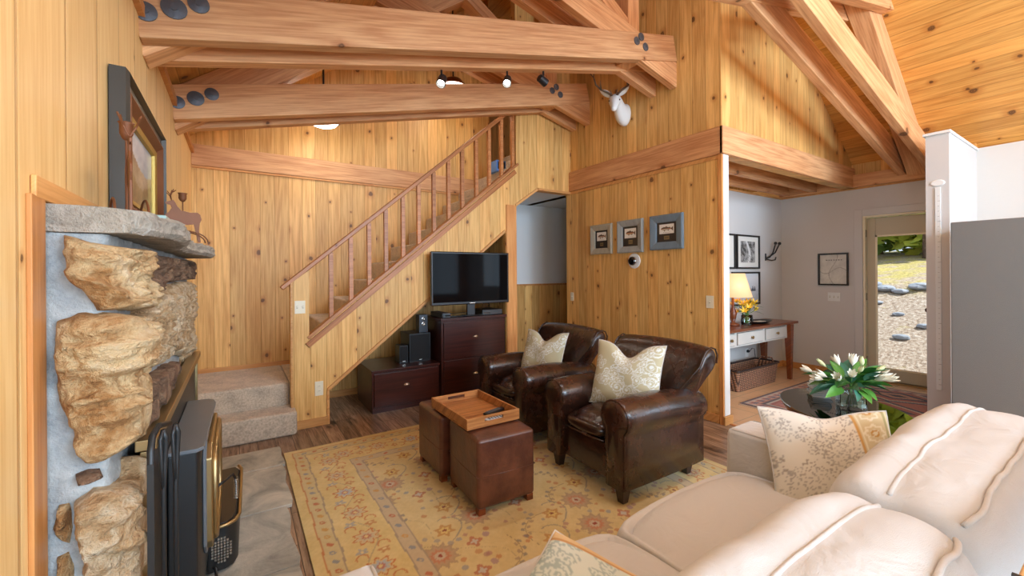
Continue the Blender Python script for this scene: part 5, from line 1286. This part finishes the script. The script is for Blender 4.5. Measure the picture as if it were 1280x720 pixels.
# ground outside rises behind the house
def gz(x, y):
    if x < 7.4: return -.12
    t = x-7.4; z = -.12 + .40*min(t, 3.2) + .10*max(0, min(t-3.2, 9)) - .0*t
    z += .0*t
    return z + .05*noise.noise(Vector((x*.9, y*.9, 0)))*min(1, t)
m = M(); P = []
xs_ = [6.76+.14*i for i in range(60)]+[15.2+.6*i for i in range(30)]
for x in xs_: P.append([(x, y, gz(x, y)+.02*noise.noise(Vector((x*5, y*5, 1)))*(x > 7.5)) for y in [-8+.25*j for j in range(100)]])
m.grid(P)
def ground_mat():
    mt_, nt, b = mat('forest_ground'); g = G(nt); co = g.coord(); c = g.sep(co); n = g.noise(co, 2.2, 6, .65); n2 = g.noise(co, 22, 5, .7)
    dirt = g.ramp(n2, [(.3, srgb(120, 100, 84)), (.5, srgb(176, 160, 146)), (.7, srgb(214, 206, 198))]); grass = g.ramp(n2, [(.3, srgb(130, 126, 80)), (.6, srgb(204, 190, 120)), (.8, srgb(226, 216, 176))])
    f = g.math('MULTIPLY', g.smooth(c[0], 9.8, 11.0), g.smooth(n, .38, .55)); f = g.math('ADD', f, g.math('MULTIPLY', g.smooth(n, .6, .68), .35))
    g.put(b.inputs['Base Color'], g.mix(f, dirt, grass)); b.inputs['Roughness'].default_value = 1; g.bump(n2, .8, .05, b); return mt_
o = struct(m.build('ground_outside', ground_mat(), smooth=True))
stn = plain('blue_grey_rock', srgb(150, 160, 176), .8, bump=.6, bscale=12, vary=.2)
for k in range(2): tag(box('stepping_stone', 6.80+.02*(k % 2), 7.35, 1.28+.62*k, 1.86+.62*k, -.11, -.045, stn, None, .015), 'flat blue-grey paving stone outside the glass door, '+('under its right part' if k == 0 else 'left of the other one'), 'paving stone', 'paving stones outside the door')
rk = random.Random(5)
def rock(x, y, s, lab):
    m = M(); P = []; q = rk.random()*9
    for i in range(9):
        th = PI*i/8; P.append([(x+s*math.sin(th)*math.cos(a)*(1+.35*noise.noise(Vector((math.cos(a)*1.4, math.sin(a)*1.4+q, th)))), y+s*1.2*math.sin(th)*math.sin(a)*(1+.35*noise.noise(Vector((math.cos(a)*1.4+q, math.sin(a)*1.4, th)))), gz(x, y)+s*.30+s*.48*math.cos(th)) for a in [2*PI*j/12 for j in range(12)]])
    m.grid(P, closed_u=True); return tag(m.build('rock', stn, None), lab, 'rock', 'rocks on the slope outside')
RW = ['first', 'second', 'third', 'fourth', 'fifth', 'sixth', 'seventh']
for k in range(7): rock(10.25+.12*math.sin(k*1.7), 3.25-.235*k, rk.uniform(.10, .15), RW[k]+' grey-blue rock from the left in the row across the slope outside')
for x, y, s, l in ((8.5, 2.12, .09, 'loose grey rock lowest on the slope outside the door, near the middle'), (9.3, 2.35, .07, 'small loose grey rock just below the rock row'), (8.9, 1.95, .08, 'loose blue-grey rock at the right edge of the door view'), (9.7, 2.75, .07, 'small loose rock under the left part of the rock row')): rock(x, y, s, l)
BARK = masonry_mat('pine_bark', [(.3, srgb(70, 52, 42)), (.5, srgb(128, 104, 90)), (.7, srgb(170, 148, 132))], 6, 1, .04)
def foliage(name, c):
    mt_, nt, b = mat(name); g = G(nt); n = g.noise(g.coord(), 3, 4); g.put(b.inputs['Base Color'], g.mix(n, [x*.6 for x in c], [min(1, x*1.5) for x in c])); b.inputs['Roughness'].default_value = .8; return mt_
FOL = [foliage('sunlit_leaves', srgb(190, 206, 90)), foliage('forest_leaves', srgb(130, 170, 84))]
def tree(x, y, h, r, cr, k, lab):
    t = thing('tree', lab, 'tree', (x, y, gz(x, y)), 0, 'trees above the slope')
    M().tube([(x, y, gz(x, y)-.2), (x+.05, y, gz(x, y)+h*.5), (x, y+.05, gz(x, y)+h)], [r*1.2, r, r*.4], 12).build('trunk', BARK, t, smooth=True)
    R = random.Random(k); m = M()
    for i in range(1300):
        a = R.random()*2*PI; b_ = R.uniform(-1, 1); rr = cr*R.random()**.35; c = Vector((x+rr*math.cos(a)*math.sqrt(1-b_*b_), y+rr*math.sin(a)*math.sqrt(1-b_*b_), gz(x, y)+h*.5+rr*b_*1.0))
        d = Vector((R.uniform(-1, 1), R.uniform(-1, 1), R.uniform(-1, 1))).normalized()*.26; e = d.cross(Vector((R.uniform(-1, 1), R.uniform(-1, 1), 1))).normalized()*.16
        vs = [m.b.verts.new(c+q) for q in (-d, e, d, -e)]; m.b.faces.new(vs)
    m.build('foliage', FOL[k % 2], t); return t
for k, (x, y, h, r, cr, lab) in enumerate(((15.8, 5.35, 7, .42, 1.9, 'thick-trunked pine at the top of the slope outside, left in the door glass'), (18.5, 5.2, 4.2, .12, 2.0, 'bright leafy tree on the ridge behind the thick pine'), (17.5, 3.6, 4.4, .13, 2.2, 'sunlit leafy tree on the ridge in the middle of the door view'), (19.5, 2.0, 5, .15, 2.4, 'leafy tree on the ridge at the right of the door view'), (16.2, 3.35, 6, .2, 1.6, 'slim dark-trunked tree right of the sunlit one'))): tree(x, y, h, r, cr, k, lab)

# ================================================================ kilim
KX0, KX1, KY0, KY1 = 4.38, 6.35, .70, 2.37
def kil(co):
    x, y = co[:, 0], co[:, 1]; u = (x-KX0)/(KX1-KX0); v = (y-KY0)/(KY1-KY0); c = np.tile(C(168, 104, 88), (len(x), 1))
    e = np.minimum(np.minimum(x-KX0, KX1-x), np.minimum(y-KY0, KY1-y)); st = np.floor(e/.028); cols = [C(92, 74, 76), C(188, 170, 150), C(152, 82, 68), C(84, 82, 100), C(176, 120, 96)]
    for k in range(8): c[(st == k)] = cols[k % 5]
    z = (e > .03) & (e < .12) & (np.abs(((x+y)/.06) % 2-1) > .5); c[z] = C(196, 150, 128)
    for j in range(3):
        cx, cy = KX0+(.33+.65*j), (KY0+KY1)/2; dd = np.abs(x-cx)/.33+np.abs(y-cy)/.60; i_ = e > .13
        for t_, cc in ((1.0, C(70, 66, 84)), (.86, C(190, 168, 146)), (.76, C(160, 92, 76)), (.52, C(64, 60, 76)), (.36, C(180, 130, 104)), (.16, C(60, 50, 60))): c[i_ & (dd < t_)] = cc
    return c*(.9+.2*hsh(np.floor(x*260)+np.floor(y*260)*7))[:, None]
kl = thing('kilim_rug', 'rust and slate patterned flat-weave kilim on the entry tiles', 'rug', (5.3, 1.5, 0))
o = sheet('weave', KX0, KX1, KY0, KY1, .010, .011, WOVEN, kl); paint(o, kil); d = o.modifiers.new('t', 'SOLIDIFY'); d.thickness = .007
m = M()
for i in range(84): y = KY0+.01+i*.0198; m.box(KX0-.05, KX0, y, y+.006, .002, .006)
m.build('fringe', plain('fringe_wool', srgb(186, 160, 136), .9), kl)

# ================================================================ oval glass-topped table with bouquet and books
REFLCOL = plain('olive_reflection_colour', srgb(158, 136, 96), .4, vary=.1)  # olive-brown of the walls mirrored in the glass, put in as colour
ot = thing('oval_side_table', 'oval dark wood table with a green-edged glass top beyond the sofa arm', 'table', (3.25, 1.1, 0), 0)
OT = Matrix.Translation((3.25, 1.1, 0)) @ Matrix.Rotation(PI/4, 4, 'Z')
def ell(a, b, z, n=64): return [OT @ Vector((a*math.cos(2*PI*k/n), b*math.sin(2*PI*k/n), z)) for k in range(n)]
M().rings([ell(.455, .315, .488), ell(.46, .32, .491), ell(.46, .32, .497), ell(.455, .315, .50)]).build('glass_top', TABLEGLASS, ot)
M().rings([ell(.40, .26, .40), ell(.44, .30, .455), ell(.44, .30, .4865), ell(.02, .02, .4868)]).build('table_apron', TEAK, ot, .003)
M().rings([ell(.41, .27, .4869), ell(.41, .27, .4876)]).build('reflection_panel', REFLCOL, ot)  # added panel under the glass that carries the painted reflection
for k in range(4):
    a = PI/4+PI/2*k; px, py = .30*math.cos(a), .20*math.sin(a); m = M(); m.rings([[OT @ Vector((px*s+dx*w, py*s+dy*w, z)) for dx, dy in ((-1, -1), (1, -1), (1, 1), (-1, 1))] for w, z, s in ((.018, .008, 1.12), (.028, .41, 1))]); m.build('leg', TEAK, ot, .003)
m = M(); m.rings([ell(.30, .18, .14), ell(.31, .19, .145), ell(.31, .19, .158), ell(.30, .18, .16)]); m.build('lower_shelf', TEAK, ot)
m = M(); m.lathe([(.006, 0), (.006, .012), (.014, .018), (.012, .03), (.002, .032)], (0, 0, 0), 14, Matrix.Translation((2.985, 1.37, .43)) @ Matrix.Rotation(-PI/2, 4, 'Y') @ Matrix.Rotation(-.4, 4, 'X')); m.build('knob', IRON, ot)
bc = [(214, 224, 226), (150, 190, 204), (238, 236, 230), (120, 164, 182), (228, 226, 218), (190, 206, 204)]
names_b = ['bottom', 'second', 'third', 'fourth', 'fifth', 'topmost']; z = .5008
for k in range(6):
    w_, d_, h_ = .150-.004*(k % 3), .105+.006*((k*2) % 3), .0135
    ang = .55+.12*math.sin(k*2.3); B = Matrix.Translation((3.44, 1.30, z)) @ Matrix.Rotation(ang, 4, 'Z')
    t = thing('magazine', names_b[k]+' magazine in the stack on the glass table, counted from the glass' if k not in (0, 5) else names_b[k]+' magazine of the stack on the glass table', 'magazine', (3.44, 1.30, z), 0, 'magazines stacked on the glass table')
    M().box(-w_/2, w_/2, -d_/2, d_/2, 0.0005, .0015, B).box(-w_/2, w_/2, -d_/2, d_/2, h_-.0015, h_, B).box(-w_/2, w_/2, -d_/2, -d_/2+.002, .0015, h_-.0015, B).build('cover', plain('cover_%d' % k, srgb(*bc[k]), .4), t)
    M().box(-w_/2+.003, w_/2-.003, -d_/2+.003, d_/2-.003, .0016, h_-.0016, B).build('pages', WHITE, t); z += h_+.0006
vc = (3.31, 1.075); vz = .5008; VM = Matrix.Translation((vc[0], vc[1], vz)) @ Matrix.Rotation(.5, 4, 'Z')
va = thing('square_vase', 'square clear glass vase of water holding the white flower bouquet', 'vase', (vc[0], vc[1], vz))
m = M(); r_ = .068; q_ = lambda r, z: [VM @ Vector((sx*r, sy*r, z)) for sx, sy in ((-1, -1), (1, -1), (1, 1), (-1, 1))]
m.rings([q_(r_, 0), q_(r_, .135), q_(r_-.006, .135), q_(r_-.006, .014)]); m.build('glass', GLASS, va, .0015)
m = M(); m.rings([q_(r_-.0068, .0146), q_(r_-.0068, .095)]); m.build('water', glass_mat('water', (.88, .98, .98), 0, 1.33), va)
bq = thing('white_bouquet', 'bouquet of white lilies and broad green leaves in the square vase', 'flowers', (vc[0], vc[1], vz+.03))
cen = Vector((vc[0], vc[1], vz+.15)); rnd = random.Random(21)
sl = [leaf_mesh(.17, .030, .55, .3).build('leaf', LEAF[k], bq, smooth=True) for k in range(3)]
m = M(); petals(m, .085, .018, 6, .30); bl1 = m.build('blossom', PETALW, bq, smooth=True)
m = M(); petals(m, .075, .015, 5, .10); bl2 = m.build('bud', PETALG, bq, smooth=True)
for k, o in enumerate(sl): place(o, bq, aim_m(cen, (math.cos(k*2.1+1), math.sin(k*2.1+1), .3)))
place(bl1, bq, Matrix.Translation(cen+Vector((-.03, -.02, .12)))); place(bl2, bq, Matrix.Translation(cen+Vector((.03, -.05, .11))))
sm = M(); rt = R_
for k in range(62):
    a = rnd.random()*2*PI; el = rnd.uniform(-.12, 1.15); d = Vector((math.cos(a)*math.cos(el), math.sin(a)*math.cos(el), math.sin(el)*.62)); r0 = rnd.uniform(.02, .13)
    dup_part(sl[k % 3], bq, aim_m(cen+d*r0+Vector((0, 0, -.01)), d+Vector((0, 0, rnd.uniform(-.25, .35))), rnd.uniform(-.9, .9)) @ Matrix.Scale(rnd.uniform(.7, 1.1), 4))
for k in range(17):
    a = 2*PI*k/17+rnd.uniform(-.2, .2); el = rnd.uniform(.05, 1.1); d = Vector((math.cos(a)*math.cos(el), math.sin(a)*math.cos(el), math.sin(el)*.6)); p2 = cen+d*rnd.uniform(.14, .21)
    q = (d+Vector((0, 0, .15))).to_track_quat('Z', 'Y').to_matrix().to_4x4(); dup_part((bl1, bl2)[k % 3 == 2], bq, Matrix.Translation(p2) @ q)
    sm.tube([Vector((vc[0]-d.x*.035, vc[1]-d.y*.035, vz+.02)), cen+d*.01, p2], .003, 6)
sm.build('stems', STEM, bq, smooth=True)

# ================================================================ refrigerator, stub details
rf = thing('refrigerator', 'tall dark grey textured refrigerator side beside the white stub wall', 'refrigerator', (5.35, .55, 0))
FRG = plain('grey_textured_steel', srgb(122, 124, 124), .38, .25, bump=.5, bscale=260)
box('cabinet_body', 4.965, 5.52, .10, .925, .03, 1.775, FRG, rf, .008); box('toe_grille', 5.0, 5.5, .12, .9, .0, .03, BLACK, rf)
box('door', 5.0, 5.50, .035, .095, .62, 1.77, FRG, rf, .01); box('freezer_drawer', 5.0, 5.50, .035, .095, .04, .61, FRG, rf, .01); box('hinge_cap', 4.99, 5.06, .04, .14, 1.776, 1.795, BLACK, rf, .003)
hg = thing('growth_chart', 'white wooden height chart with oval top on the end of the stub wall', 'height chart', (5.53, 1.11, .2))
box('strip', 5.520, 5.5295, 1.092, 1.13, .25, 2.16, WHITE, hg, .002)
M().lathe([(.030, 0), (.030, .006), (.024, .010), (.002, .010)], (0, 0, 0), 28, Matrix.Translation((5.5295, 1.112, 2.2)) @ Matrix.Rotation(-PI/2, 4, 'Y') @ Matrix.Diagonal((1, 1.7, 1, 1))).build('oval_top', WHITE, hg)
m = M()
for i in range(38): z = .30+i*.048; m.box(5.5185, 5.5199, 1.092+(.010 if i % 4 else 0), 1.112, z, z+.003)
m.build('tick_marks', plain('tick_grey', srgb(150, 148, 144), .6), hg)
# top of the stairs
o = thing('storage_box', 'blue box with a white panel at the top of the stairs', 'box', (2.78, 4.6, zt(2.77)+.05))
bz = 2.665
box('box_body', 2.72, 2.86, 4.5, 4.7, bz, bz+.14, plain('blue_card', srgb(96, 140, 204), .5), o, .004); box('panel', 2.74, 2.84, 4.496, 4.499, bz+.03, bz+.12, BLACK, o)
# table behind the sofa at the lower right corner
bt = thing('sofa_table', 'light brown wooden table edge behind the sofa at the lower right', 'table', (1.3, -.1, 0))
TOPW = wood('honey_table_wood', srgb(176, 128, 78), srgb(210, 168, 112), 'x', 'yz', .5, knots=0, groove=False, rough=.3)
box('table_top', .96, 2.3, -.36, .112, .90, .93, TOPW, bt, .004); box('edge_band', .952, .9595, -.365, .117, .898, .931, BLACK, bt)
for x in (1.03, 2.26):
    for y in (-.31, .03): box('leg', x-.02, x+.02, y-.02, y+.02, 0, .899, BLACK, bt, .002)
